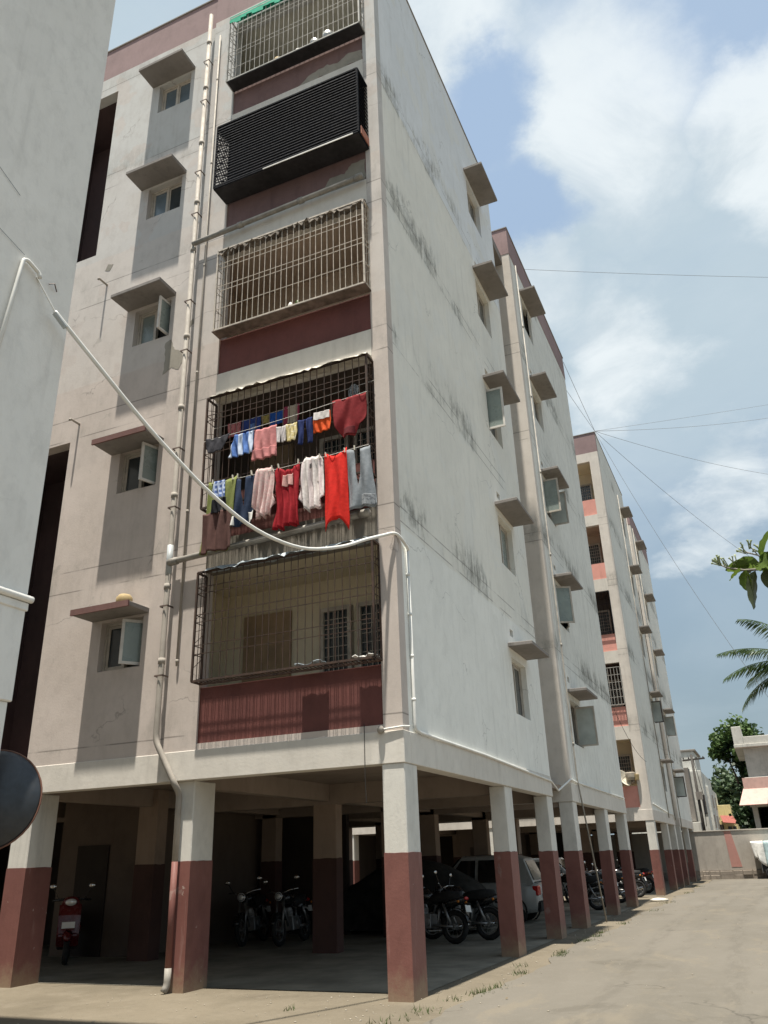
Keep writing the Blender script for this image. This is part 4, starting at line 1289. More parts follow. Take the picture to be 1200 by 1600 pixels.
for x, what in ((-3.0, 'left end of the green dress'), (-2.62, 'right shoulder of the green dress'), (-2.53, 'left leg of the navy jeans'), (-2.27, 'right leg of the navy jeans'), (-2.14, 'left side of the pale pink shirt'), (-1.90, 'right side of the pale pink shirt'),
                (-1.78, 'left shoulder of the dark red dress'), (-1.43, 'right shoulder of the dark red dress'), (-1.28, 'left side of the white shirt'), (-1.06, 'right side of the white shirt'), (-.95, 'left shoulder of the bright red top'), (-.63, 'right shoulder of the bright red top'), (-.47, 'left leg of the grey jeans')):
    o = bpy.data.objects.new('clothes_peg', pm_)
    COL.objects.link(o)
    o.location = (x, YL - .006, 7.185)
    o.rotation_euler = (0, random.uniform(-.2, .2), 0)
    tag(o, 'small pale clothes peg at the ' + what, 'clothes peg', 'pegs on the lower clothesline')

# sheets on the cages


def sheet_strip(name, label, cat, x0, x1, y0, y1, z, mat, n=30, amp=.03, seed=1, drop=0.06, slope=0.0):
    rg = random.Random(seed)
    mb = MB()
    m = 5
    for i in range(n + 1):
        for j in range(m + 1):
            x = x0 + (x1 - x0) * i / n
            t = j / m
            zz = z + slope * (i / n) + rg.uniform(-amp, amp) - (drop * rg.uniform(.3, 1.3) if j == 0 else 0)
            mb.v.append((x, y0 + (y1 - y0) * t + rg.uniform(-.012, .012), zz))
    for i in range(n):
        for j in range(m):
            p = i * (m + 1) + j
            mb.f.append((p, p + 1, p + m + 2, p + m + 1))
    o = mb.part(name, mat)
    md = o.modifiers.new('thickness', 'SOLIDIFY')
    md.thickness = .006
    return tag(o, label, cat)


sheet_strip('plastic_sheet', 'pale blue grey plastic sheet laid along the top of the lowest balcony cage', 'plastic sheet', -3.1, -.28, -.26, -.02, 5.77, 'tarp_blue', 26, .018, 3, .05)
sheet_strip('plastic_sheet', 'rolled cream plastic sheet along the top of the laundry balcony cage', 'plastic sheet', -3.2, -.25, -.30, -.02, 8.88, 'tarp_cream', 40, .012, 4, .05)
sheet_strip('tattered_sheet', 'tattered brown grey sheet along the top of the cream cage', 'sheet', -3.24, -.25, -.25, -.02, 12.06, 'tatter', 60, .03, 5, .12)
gn = MB()
for i in range(15):
    x0_, x1_ = -3.28 + i * .14, -3.28 + (i + 1) * .14
    h = .13 + .05 * math.sin(i * 1.7)
    gn.quad((x0_, -.27, 18.40 - h), (x1_, -.27, 18.40 - h - .02), (x1_, -.26, 18.46), (x0_, -.26, 18.46))
    gn.quad((x0_, -.26, 18.46), (x1_, -.26, 18.46), (x1_, -.01, 18.62), (x0_, -.01, 18.62))
o = tag(gn.part('shade_net', 'tarp_green'), 'bright green shade net over the top floor balcony cage', 'shade net')
o.modifiers.new('thickness', 'SOLIDIFY').thickness = .005
# things on balcony ledges
tag(MB().lathe([(.001, 0), (.10, 0), (.13, .07), (.13, .14), (.09, .19), (.06, .2), (.001, .2)], (-4.72, -.16, LSHADE[0] + .09), (0, 0, 1), 16).part('clay_pot', 'clay', smooth=True), 'round ochre pot standing on the lowest window shade', 'pot')
for x, z, r_, lb, m in ((-2.55, 16.49, .05, 'small white jar at the left of the top cage ledge', 'litter'), (-1.62, 16.49, .08, 'white pot in the middle of the top cage ledge', 'litter'),
                        (-1.25, 16.49, .11, 'round grey basin on the top cage ledge', 'tin'), (-.95, 16.49, .13, 'dull metal bowl at the right of the top cage ledge', 'tin'), (-2.1, 16.49, .09, 'reddish brown pot on the top cage ledge', 'clay')):
    tag(MB().lathe([(.001, 0), (r_ * .7, 0), (r_, r_ * .8), (r_ * .95, r_ * 1.5), (r_ * .6, r_ * 1.6), (.001, r_ * 1.6)], (x, -.14, z), (0, 0, 1), 14).part('pot', m, smooth=True), lb, 'pot')
for x0_, w_, lb, m in ((-1.52, .42, 'blue and white rag lying on the lowest cage floor', 'tarp_blue'), (-.62, .34, 'white crumpled cloth on the lowest cage floor by the corner', 'litter')):
    mb = MB()
    rg = random.Random(int(w_ * 100))
    for i in range(8):
        for j in range(4):
            mb.v.append((x0_ + w_ * i / 7, -.21 + .16 * j / 3, 4.05 + rg.uniform(0, .06)))
    for i in range(7):
        for j in range(3):
            p = i * 4 + j
            mb.f.append((p, p + 1, p + 5, p + 4))
    o = tag(mb.part('rag', m), lb, 'rag')
    o.modifiers.new('thickness', 'SOLIDIFY').thickness = .01
for x, lb, m in ((-1.72, 'pale bottle on the cream cage ledge', 'litter'), (-1.58, 'yellow green plastic pouch on the cream cage ledge', 'plum')):
    tag(MB().lathe([(.001, 0), (.045, 0), (.05, .1), (.03, .15), (.015, .17), (.001, .18)], (x, -.13, 10.25), (0, 0, 1), 10).part('bottle', m, smooth=True), lb, 'bottle')
# dish and pots on the far block's lowest balcony
dd = empty('satellite_dish', 'cream satellite dish on the pink balcony of the farther block', 'satellite dish', (-.95, 25.15, 4.25))
dx = Vector((.75, -.45, .45)).normalized()
MB().lathe([(.001, 0), (.12, .012), (.24, .05), (.34, .11), (.35, .115), (.34, .105), (.001, -.015)], (0, 0, 0), dx, 24).part('dish', 'dish', dd, smooth=True)
MB().tube([(0, 0, -.2), (0, 0, 0), tuple(dx * .3)], .015, 6).part('arm', 'steel', dd)
tag(MB().lathe([(.001, 0), (.16, 0), (.2, .1), (.2, .26), (.17, .3), (.001, .3)], (-.62, 25.2, 4.20), (0, 0, 1), 12).part('flower_pot', 'stone'), 'grey tub on the pink balcony wall of the farther block', 'tub')
tag(MB().lathe([(.001, 0), (.1, 0), (.12, .2), (.001, .22)], (-.40, 25.2, 4.2), (0, 0, 1), 10).part('flower_pot', 'clay'), 'small clay pot on the farther block balcony wall', 'pot')

# ------------------------------------------------------------------ vehicles
def wheel(parent, c, r, wd, axis=(0, 1, 0), hub='steel'):
    o = MB().torus(c, axis, r - wd * .5, wd * .5, 24, 8).part('tyre', 'rubber', parent, smooth=True)
    MB().lathe([(.001, -wd * .3), (r - wd * .9, -wd * .32), (r - wd * .85, 0), (r - wd * .9, wd * .32), (.001, wd * .3)], c, axis, 18).part('rim', hub, o, smooth=True)
    return o


def spoked(parent, c, r, wd):
    o = MB().torus(c, (0, 1, 0), r - wd * .5, wd * .5, 24, 8).part('tyre', 'rubber', parent, smooth=True)
    m = MB().torus(c, (0, 1, 0), r - wd * 1.02, wd * .16, 24, 6)
    m.lathe([(.001, -.06), (.05, -.06), (.05, .06), (.001, .06)], c, (0, 1, 0), 12)
    for i in range(10):
        a = i * math.pi / 5
        m.tube([(c[0] + .04 * math.cos(a), c[1] + .03 * (-1) ** i, c[2] + .04 * math.sin(a)), (c[0] + (r - wd) * math.cos(a), c[1], c[2] + (r - wd) * math.sin(a))], .005, 4)
    m.part('rim', 'steel', o)


def make_motorcycle(label, loc, rz, tank='black_paint', group=None, plate=True):
    """front wheel towards +x"""
    t = empty('motorcycle', label, 'motorcycle', loc, rz, group)
    spoked(t, (.64, 0, .30), .30, .095)
    spoked(t, (-.64, 0, .30), .30, .11)
    f = MB()
    for a, b, r_ in (((.64, .075, .3), (.42, .075, .92), .022), ((.64, -.075, .3), (.42, -.075, .92), .022), ((.40, 0, .88), (-.25, 0, .68), .028), ((.38, 0, .82), (.15, 0, .32), .025),
                     ((.15, 0, .32), (-.25, 0, .30), .025), ((-.25, 0, .30), (-.28, 0, .70), .025), ((-.64, .09, .3), (-.2, .09, .32), .024), ((-.64, -.09, .3), (-.2, -.09, .32), .024),
                     ((-.60, .10, .34), (-.42, .10, .70), .03), ((-.60, -.10, .34), (-.42, -.10, .70), .03), ((-.25, 0, .70), (-.80, 0, .74), .03)):
        f.tube([a, b], r_, 8)
    f.part('frame', 'steel', t, smooth=True)
    e = MB().box(-.15, .18, -.12, .12, .26, .52)
    e.lathe([(.001, 0), (.09, 0), (.09, .06), (.105, .07), (.09, .09), (.105, .11), (.09, .13), (.07, .2), (.001, .2)], (.08, 0, .5), (.15, 0, 1), 12)
    e.lathe([(.001, -.15), (.09, -.15), (.09, .15), (.001, .15)], (-.05, 0, .38), (0, 1, 0), 14)
    e.part('engine', 'steel', t, bevel=.01)
    MB().tube([(.12, -.13, .40), (.05, -.15, .22), (-.3, -.16, .24), (-.85, -.18, .36)], .04, 10, radii=[.02, .022, .04, .045]).part('exhaust', 'chrome', t, smooth=True)
    MB().tube([(.38, 0, .86), (.25, 0, .88), (.05, 0, .86), (-.12, 0, .78)], .1, 14, radii=[.07, .13, .135, .07]).part('fuel_tank', tank, t, smooth=True)
    MB().tube([(-.08, 0, .78), (-.25, 0, .79), (-.5, 0, .82), (-.78, 0, .85)], .1, 12, radii=[.08, .12, .12, .07]).part('seat', 'rubber', t, smooth=True)
    MB().tube([(-.3, 0, .68), (-.6, 0, .73), (-.9, 0, .80)], .09, 10, radii=[.11, .10, .04]).part('tail_panel', tank, t, smooth=True)
    h = MB().tube([(.32, .36, 1.03), (.38, .2, 1.02), (.42, 0, .96), (.38, -.2, 1.02), (.32, -.36, 1.03)], .014, 8)
    h.part('handlebar', 'chrome', t, smooth=True)
    for s in (-1, 1):
        m = MB().tube([(.36, .24 * s, 1.03), (.38, .33 * s, 1.20)], .007, 6)
        mo = m.part('mirror_stalk', 'black_paint', t)
        MB().ellipsoid((.38, .36 * s, 1.24), .02, .065, .045, 12, 8).part('mirror', 'chrome', mo, smooth=True)
        MB().ellipsoid((-.80, .15 * s, .74), .03, .025, .025, 8, 6).part('indicator', simple('amber_lens', (.6, .2, .02), .2) if 'amber_lens' not in bpy.data.materials else bpy.data.materials['amber_lens'], t, smooth=True)
    MB().lathe([(.001, .03), (.06, .06), (.09, .03), (.10, -.02), (.07, -.10), (.001, -.12)], (.50, 0, .92), (1, 0, .05), 18).part('headlamp', 'black_paint', t, smooth=True)
    MB().lathe([(.001, .065), (.05, .058), (.085, .035)], (.505, 0, .92), (1, 0, .05), 18).part('headlamp_lens', 'lamp_lens', t, smooth=True)
    MB().ellipsoid((-.90, 0, .80), .03, .075, .035, 12, 8).part('tail_lamp', 'red_lens', t, smooth=True)
    for cx, a0, a1 in ((.64, 20, 150), (-.64, 30, 170)):
        g_ = MB()
        n = 10
        for i in range(n):
            aa, ab = R(a0 + (a1 - a0) * i / n), R(a0 + (a1 - a0) * (i + 1) / n)
            g_.quad((cx + .335 * math.cos(aa), -.06, .3 + .335 * math.sin(aa)), (cx + .335 * math.cos(aa), .06, .3 + .335 * math.sin(aa)),
                    (cx + .335 * math.cos(ab), .06, .3 + .335 * math.sin(ab)), (cx + .335 * math.cos(ab), -.06, .3 + .335 * math.sin(ab)))
        go = g_.part('mudguard', tank, t, smooth=True)
        go.modifiers.new('thickness', 'SOLIDIFY').thickness = .006
    if plate:
        MB().hexa([(-.96, -.10, .56), (-.96, .10, .56), (-.955, .10, .56), (-.955, -.10, .56), (-.93, -.10, .68), (-.93, .10, .68), (-.925, .10, .68), (-.925, -.10, .68)]).part('number_plate', 'plate', t)
        MB().tube([(-.78, 0, .7), (-.93, 0, .66)], .02, 6).part('plate_bracket', 'black_paint', t)
    return t


def make_scooter(label, loc, rz, paint):
    t = empty('scooter', label, 'scooter', loc, rz)
    wheel(t, (.62, 0, .22), .22, .10)
    wheel(t, (-.60, 0, .22), .22, .10)
    MB().tube([(.62, 0, .22), (.52, 0, .5), (.42, 0, .98)], .035, 8).part('steering_column', 'steel', t)
    MB().prism([(.40, .26), (.60, .48), (.55, .80), (.46, 1.0), (.40, 1.0), (.44, .78), (.40, .50), (.30, .30)], -.19, .19).part('front_apron', paint, t, bevel=.03, segs=2)
    MB().tube([(.80, 0, .42), (.62, 0, .48), (.45, 0, .36)], .1, 10, radii=[.04, .09, .06]).part('front_mudguard', paint, t, smooth=True)
    MB().box(-.2, .42, -.17, .17, .24, .31).part('footboard', 'rubber', t, bevel=.02)
    MB().tube([(-.18, 0, .45), (-.35, 0, .55), (-.6, 0, .56), (-.9, 0, .60)], .2, 16, radii=[.12, .21, .20, .07]).part('rear_body', paint, t, smooth=True)
    MB().tube([(-.10, 0, .74), (-.3, 0, .77), (-.6, 0, .78), (-.85, 0, .78)], .1, 12, radii=[.10, .14, .13, .08]).part('seat', 'rubber', t, smooth=True)
    MB().tube([(.36, .34, 1.04), (.42, .12, 1.06), (.42, -.12, 1.06), (.36, -.34, 1.04)], .02, 8).part('handlebar', 'black_paint', t, smooth=True)
    MB().ellipsoid((.46, 0, 1.02), .10, .15, .09, 14, 8).part('headlamp_cowl', paint, t, smooth=True)
    MB().ellipsoid((.54, 0, 1.01), .035, .10, .06, 14, 8).part('headlamp_lens', 'lamp_lens', t, smooth=True)
    MB().box(.80, .81, -.11, .11, .60, .70).part('number_plate', 'plate', t)
    MB().box(.60, .80, -.015, .015, .62, .66).part('plate_bracket', 'black_paint', t)
    for s in (-1, 1):
        mo = MB().tube([(.40, .22 * s, 1.06), (.40, .32 * s, 1.24)], .007, 6).part('mirror_stalk', 'black_paint', t)
        MB().ellipsoid((.40, .34 * s, 1.28), .02, .06, .045, 12, 8).part('mirror', 'chrome', mo, smooth=True)
    MB().ellipsoid((-.92, 0, .60), .03, .08, .04, 12, 8).part('tail_lamp', 'red_lens', t, smooth=True)
    MB().tube([(-.3, -.14, .24), (-.75, -.17, .28)], .04, 8).part('exhaust', 'steel', t)
    return t


def make_car(label, loc, rz, paint, L=3.5, Wd=1.5, Ht=1.5, cat='car'):
    """hatchback, nose towards +x, rear at x = -L/2"""
    t = empty('parked_car', label, cat, loc, rz)
    h = L / 2
    w2 = Wd / 2
    # lower body lofted along the length: (x, half width, sill z, shoulder z)
    st = [(-h, .62, .42, .70), (-h + .06, .70, .26, .86), (-h + .35, .74, .22, .93), (-.5, .75, .20, .93), (.45, .75, .20, .92), (h - .75, .74, .22, .88), (h - .25, .70, .24, .76), (h - .04, .62, .30, .64), (h, .5, .36, .56)]
    b = MB()
    k = w2 / .75
    prof = []
    for x, w_, z0, z1 in st:
        w_ *= k
        ring = [(x, -w_ * .92, z0), (x, -w_, z0 + .12), (x, -w_, z1 - .14), (x, -w_ * .93, z1 - .02), (x, -w_ * .6, z1 + .015), (x, 0, z1 + .03),
                (x, w_ * .6, z1 + .015), (x, w_ * .93, z1 - .02), (x, w_, z1 - .14), (x, w_, z0 + .12), (x, w_ * .92, z0)]
        prof.append(ring)
    n = len(prof[0])
    for r_ in prof:
        b.v += r_
    for i in range(len(prof) - 1):
        for j in range(n):
            p, q = i * n + j, i * n + (j + 1) % n
            b.f.append((p, q, q + n, p + n))
    b.f.append(tuple(range(n)))
    b.f.append(tuple((len(prof) - 1) * n + j for j in reversed(range(n))))
    b.part('body', paint, t, smooth=True)
    # greenhouse
    gx = [(-h + .10, .90, .66), (-h + .32, Ht - .10, .58), (-h + .75, Ht, .56), (.15, Ht - .01, .56), (h - 1.0, .90, .66)]
    gb_ = MB()
    rings = []
    for x, z, w_ in gx:
        w_ *= k
        rings.append([(x, -w_, z), (x, -w_ * .8, z + .03), (x, w_ * .8, z + .03), (x, w_, z)])
    base = [(-h + .10, -.70 * k, .86), (-h + .10, .70 * k, .86), (h - .95, .70 * k, .86), (h - .95, -.70 * k, .86)]
    roof = MB()
    for a, c in zip(rings, rings[1:]):
        for j in range(3):
            roof.quad(a[j], a[j + 1], c[j + 1], c[j])
    # pillars close the sides
    for s in (0, 3):
        sg = -1 if s == 0 else 1
        pts_ = [(-h + .10, sg * .70 * k, .86)] + [r_[s] for r_ in rings] + [(h - .95, sg * .70 * k, .86)]
        roof.poly(pts_ if s else list(reversed(pts_)))
    roof.part('cabin', paint, t, bevel=0.012)
    # glass set a little proud of the cabin
    e = .006
    for sg in (-1, 1):
        zt, zb = Ht - .09, .94
        wt, wb = (.575 * k + e) * sg, (.685 * k + e) * sg
        for xa, xb, xc, xd in ((-h + .48, -.28, -h + .55, -.30), (-.20, h - 1.22, -.22, .16)):
            MB().hexa([(xa, wb, zb), (xb, wb, zb), (xb, wb - .01 * sg, zb), (xa, wb - .01 * sg, zb), (xc, wt, zt), (xd, wt, zt), (xd, wt - .01 * sg, zt), (xc, wt - .01 * sg, zt)]).part('side_glass', 'glass_car', t)
    ws = MB()
    ws.hexa([(h - .99 + .03, -.58 * k, .92), (h - .99 + .03, .58 * k, .92), (h - 1.01, .58 * k, .92), (h - 1.01, -.58 * k, .92), (.25, -.50 * k, Ht - .03), (.25, .50 * k, Ht - .03), (.22, .5 * k, Ht - .05), (.22, -.5 * k, Ht - .05)])
    ws.part('windscreen', 'glass_car', t)
    rw = MB()
    rw.hexa([(-h + .095, -.55 * k, .98), (-h + .095, .55 * k, .98), (-h + .12, .55 * k, .98), (-h + .12, -.55 * k, .98), (-h + .29, -.50 * k, Ht - .13), (-h + .29, .50 * k, Ht - .13), (-h + .33, .5 * k, Ht - .13), (-h + .33, -.5 * k, Ht - .13)])
    rw.part('rear_glass', 'glass_car', t)
    for sx in (-1, 1):
        for sy in (-1, 1):
            wheel(t, (sx * (h - .62), sy * (w2 - .09), .28), .28, .17)
            MB().torus((sx * (h - .62), sy * (w2 + .004), .28), (0, 1, 0), .315, .02, 24, 6).part('wheel_arch', 'rubber', t, smooth=True)
        MB().box(h - .10, h - .02, sx * .40 * k - .0, sx * .62 * k, .55, .68).part('headlamp', 'lamp_lens', t, bevel=.02)
        MB().box(-h - .012, -h + .14, min(sx * .42 * k, sx * .70 * k), max(sx * .42 * k, sx * .70 * k), .62, .84).part('tail_lamp', 'red_lens', t, bevel=.02)
        MB().ellipsoid((h - 1.0, sx * (w2 + .07), .98), .06, .07, .05, 10, 7).part('wing_mirror', paint, t, smooth=True)
    MB().box(-h - .03, -h + .10, -.66 * k, .66 * k, .26, .50).part('rear_bumper', 'rubber', t, bevel=.03, segs=2)
    MB().box(h - .10, h + .03, -.60 * k, .60 * k, .26, .46).part('front_bumper', paint, t, bevel=.03, segs=2)
    MB().box(h - .02, h + .008, -.34 * k, .34 * k, .50, .60).part('grille', 'rubber', t, bevel=.01)
    MB().box(-h - .036, -h - .03, -.24, .24, .54, .65).part('number_plate', 'plate', t)
    MB().box(h + .031, h + .038, -.24, .24, .34, .45).part('number_plate', 'plate', t)
    return t


make_scooter('dark red scooter parked in the left bay, headlamp towards the lane', (-8.15, 3.05, 0), R(-48), 'maroon_gloss')
mc = [((-5.4, 6.6, 0), R(-84), 'black motorcycle at the right of the pair deep in the front bay', 'black_paint'),
      ((-6.3, 6.5, 0), R(-78), 'black motorcycle at the left of the pair deep in the front bay', 'black_paint'),
      ((-2.47, 6.8, 0), R(168), 'black motorcycle with white plate, nearer of two behind the corner column', 'black_paint'),
      ((-2.02, 7.5, 0), R(174), 'black motorcycle with red tail lamp beside the second side column', 'black_paint'),
      ((-1.55, 16.6, 0), R(185), 'dark motorcycle between the silver car and the fourth side column', 'black_paint'),
      ((-1.7, 19.6, 0), R(165), 'nearest dark motorcycle in the row between the two blocks', 'black_paint'),
      ((-1.5, 20.6, 0), R(170), 'second dark motorcycle in the row between the two blocks', 'black_paint'),
      ((-1.6, 22.9, 0), R(160), 'third dark motorcycle in the row between the two blocks', 'black_paint'),
      ((-1.4, 24.0, 0), R(175), 'last dark motorcycle in the row between the two blocks, by the pink balcony', 'black_paint'),
      ((-1.5, 27.4, 0), R(168), 'dark motorcycle under the farther block', 'maroon_gloss')]
for i, (loc, rz, lb, tk) in enumerate(mc):
    if i == 0:
        m0 = make_motorcycle(lb, loc, rz, tk, 'motorcycles parked under the blocks')
        o = m0
    elif tk == 'black_paint':
        o = copy_tree(m0)
        o.location = loc
        o.rotation_euler = (0, 0, rz)
        o['label'] = lb
    else:
        o = make_motorcycle(lb, loc, rz, tk, 'motorcycles parked under the blocks')
    o.rotation_euler[0] = R(6)
make_car('silver hatchback with red tail lamps parked tail out behind the second side column', (-3.22, 12.3, 0), R(180 + 2), 'silver', 3.6, 1.5, 1.55)
make_car('silver grey small car facing out between the middle side columns', (-3.3, 21.9, 0), R(-8), 'silver', 3.5, 1.45, 1.42)
cv = MB()
hw = [(-1.95, .55, .5), (-1.7, .75, .98), (-1.1, .78, 1.06), (-.6, .68, 1.52), (.6, .68, 1.58), (1.3, .72, 1.2), (1.75, .70, 1.0), (1.95, .6, .55)]
rg = random.Random(11)
rings = []
for x, w_, z in hw:
    rings.append([(x, -w_ - .12, .10), (x, -w_ - .06, z * .55), (x, -w_ * .9, z - .06), (x, -w_ * .4, z), (x, w_ * .4, z), (x, w_ * .9, z - .06), (x, w_ + .06, z * .55), (x, w_ + .12, .10)])
for r_ in rings:
    cv.v += [(x + rg.uniform(-.03, .03), y + rg.uniform(-.03, .03), z) for x, y, z in r_]
for i in range(len(rings) - 1):
    for j in range(7):
        p = i * 8 + j
        cv.f.append((p, p + 1, p + 9, p + 8))
cv.f.append(tuple(range(8)))
cv.f.append(tuple(56 + j for j in reversed(range(8))))
o = tag(cv.part('covered_car', 'cover'), 'car under a dark cloth cover behind the parked motorcycles', 'covered car')
o.location = (-3.9, 9.4, .0)
sm = o.modifiers.new('soft', 'SUBSURF')
sm.levels = sm.render_levels = 2

# ------------------------------------------------------------------ end of the lane: wall, van, houses, pole
cw = empty('compound_wall', 'grey plastered compound wall closing the end of the lane, with a red painted stripe', 'wall', (0, 43.2, 0))
MB().box(-14, 14, 0, .22, .46, 2.5).part('wall', 'compound', cw, bevel=.01)
MB().box(-14, 14, -.05, .25, 2.5, 2.56).part('coping', 'compound', cw, bevel=.01)
MB().hexa([(1.72, -.012, .62), (2.28, -.012, .62), (2.28, .01, .62), (1.72, .01, .62), (1.62, -.012, 2.5), (1.98, -.012, 2.5), (1.98, .01, 2.5), (1.62, .01, 2.5)]).part('red_stripe', 'stripe', cw)
rg = random.Random(21)
pl = empty('stone_plinth', 'rough stone course at the foot of the compound wall', 'plinth', (0, 43.2, 0))
pl.parent = cw
pl.location = (0, 0, 0)
del pl['label'], pl['category']
x = -2.0
while x < 8:
    wd = rg.uniform(.35, .7)
    for zz in (0.0, .23):
        MB().box(x + rg.uniform(0, .03), x + wd - .025, -.12 + rg.uniform(-.03, .03), .2, zz - .02, zz + .22 + rg.uniform(-.02, .01)).part('stone', 'plinth', pl, bevel=.02)
    x += wd
MB().box(-14, 14, -.085, .2, -.1, .455).part('mortar', 'plinth', pl)
sw = empty('boundary_wall', 'cream boundary wall seen through the columns behind the parking', 'wall', (-17.5, 0, 0))
MB().box(0, .2, -4, 60, 0, 2.3).part('wall', 'far_pale', sw)

vn = empty('covered_cart', 'dark parked cart under a white and pale blue tarpaulin at the right edge', 'covered cart', (2.95, 41.9, 0))
MB().box(.35, 2.6, .15, 1.5, .35, 1.05).part('body', 'rubber', vn, bevel=.05)
for x_ in (.35, 2.5):
    for y_ in (.2, 1.4):
        MB().tube([(x_, y_, .3), (x_, y_, 1.9)], .03, 6).part('post', 'steel', vn)
for x_ in (.75, 2.2):
    for y_ in (.12, 1.5):
        wheel(vn, (x_, y_, .28), .28, .12)


def tarp(name, mat, ua, ub, n):
    rg = random.Random(int(ua * 10) + 3)
    m = MB()
    rows_ = 8
    for i in range(n + 1):
        x_ = ua + (ub - ua) * i / n
        hem = max(.42, 1.05 - .62 * x_) + .05 * math.sin(x_ * 9)
        m.v.append((x_ + .05, 1.5, 1.92))
        for j in range(rows_ + 1):
            t_ = j / rows_
            m.v.append((x_ + (.0 if x_ > .2 else .12 * (t_ - .2)), .10 + .06 * math.sin(x_ * 11 + t_ * 2) * t_ - .05 * t_, 1.90 + (hem - 1.9) * t_ + rg.uniform(-.015, .015)))
    k = rows_ + 2
    for i in range(n):
        for j in range(k - 1):
            p = i * k + j
            m.f.append((p, p + 1, p + k + 1, p + k))
    o_ = m.part(name, mat, vn, smooth=True)
    o_.modifiers.new('thickness', 'SOLIDIFY').thickness = .008


tarp('white_tarpaulin', 'litter', 0.0, .62, 10)
tarp('blue_tarpaulin', simple('pale_blue_tarp', (.42, .56, .58), .5), .625, 2.7, 20)


def far_house(name, label, loc, boxes, wins, mat_default, extra=()):
    t = empty(name, label, 'house', loc)
    for nm, m, b in boxes:
        MB().box(*b).part(nm, m, t, bevel=.02)
    for (x0, x1, y, z0, z1) in wins:
        wn = MB().box(x0 - .06, x1 + .06, y - .04, y + .05, z0 - .06, z1 + .06).part('window', 'win_frame_dark', t)
        MB().box(x0, x1, y - .055, y - .035, z0, z1).part('pane', 'glass_dark', wn)
    return t


# two storey house right of the lane with a pink tiled canopy
rh = far_house('canopy_house', 'pale two storey house with a pink canopy over its dark ground floor', (0, 48, 0), [
    ('wall', 'far_pale', (3.45, 14, .3, 9, 4.0, 7.45)), ('roof_slab', 'far_pale', (2.95, 14.5, -.2, 9.4, 7.45, 7.65)), ('roof_upstand', 'far_pale', (2.98, 3.55, -.15, 9.3, 7.66, 8.75)),
    ('parapet', 'far_pale', (3.56, 14.4, -.1, .1, 7.66, 8.1)), ('beam', 'far_pale', (3.2, 14.2, .1, .29, 3.9, 5.65)),
    ('ground_wall', 'interior_dark', (4.6, 14, 2.6, 9, 0, 4.0)), ('pillar', 'far_pale', (3.3, 3.6, .3, .6, 0, 3.99)), ('pillar', 'far_pale', (6.6, 6.9, .3, .6, 0, 3.99)), ('side_wall', 'far_grey', (3.46, 3.6, .7, 8.9, 0, 3.98))],
    [(7.0, 8.2, .28, 5.2, 6.6)], 'far_pale')
for i in range(6):
    MB().hexa([(2.62 + i * 1.6 + .01, -1.0, 4.0), (2.62 + (i + 1) * 1.6 - .01, -1.0, 4.0), (2.62 + (i + 1) * 1.6 - .01, -.96, 3.95), (2.62 + i * 1.6 + .01, -.96, 3.95),
               (3.0 + i * 1.56 + .01, .05, 5.0), (3.0 + (i + 1) * 1.56 - .01, .05, 5.0), (3.0 + (i + 1) * 1.56 - .01, .09, 4.95), (3.0 + i * 1.56 + .01, .09, 4.95)]).part('canopy_panel', 'far_pink', rh)
for i in range(5):
    MB().box(3.05 + i * 1.7, 3.05 + (i + 1) * 1.7 - .03, .02, .095, 4.98, 5.62).part('pink_tile', 'far_pink', rh)
# old white house with a dark stair wall
wh = far_house('white_house', 'old white rain stained house beyond the end wall, left of the trees', (0, 62, 0), [
    ('wall', 'far_white', (-7, -.15, 0, 12, 0, 7.4)), ('upper_room', 'far_white', (-5, -.45, .4, 6, 7.4, 8.95)), ('roof_edge', 'far_grey', (-5.1, -.3, .3, 6.1, 8.95, 9.1)),
    ('stair_wall', 'far_grey', (-3.5, -.95, -1.6, -.02, 3.6, 7.55)), ('side_wing', 'far_white', (-.15, .05, 3, 14, 0, 6.4)), ('porch', 'far_pale', (-2.6, -.6, -3.2, -1.62, 0, 3.5))],
    [(-.35, -.22, 0, 4.2, 5.5), (-1.8, -1.4, -3.2, 1.6, 2.8)], 'far_white')
for i in range(5):
    MB().box(-.10 + i * .0, .12, 3.4 + i * 1.9, 4.2 + i * 1.9, 3.2 + (i % 2) * 1.6, 4.2 + (i % 2) * 1.6).part('window_box', 'far_grey', wh)
yh = far_house('yellow_house', 'small yellow house with a red awning in the distance', (0, 72, 0), [
    ('wall', 'far_yellow', (-.6, 1.5, .5, 5, 0, 3.9)), ('upper_wall', 'far_yellow', (-.7, 1.15, 1.5, 6, 3.9, 5.25)), ('dark_door', 'interior_dark', (-.2, .35, .3, .52, 0, 3.6)), ('white_post', 'litter', (-.45, -.28, 0, .2, 0, 4.0))],
    [(.75, .95, .49, 2.95, 3.35), (1.15, 1.32, .49, 2.95, 3.35)], 'far_yellow')
MB().hexa([(.4, -.6, 3.75), (1.6, -.6, 3.6), (1.6, -.55, 3.55), (.4, -.55, 3.7), (.2, .5, 4.35), (1.2, .5, 4.3), (1.2, .52, 4.25), (.2, .52, 4.3)]).part('awning', simple('dull_red_awning', (.30, .09, .07), .8), yh)
gh = far_house('grey_house', 'low grey house between the white house and the yellow house', (0, 66, 0), [
    ('wall', 'far_pale', (-1.3, -.35, 0, 5, 0, 4.1)), ('roof', 'far_grey', (-1.4, -.2, -.1, 5.2, 4.1, 4.25))], [(-1.2, -1.05, -.01, 2.4, 3.4), (-.75, -.6, -.01, 2.4, 3.4)], 'far_pale')

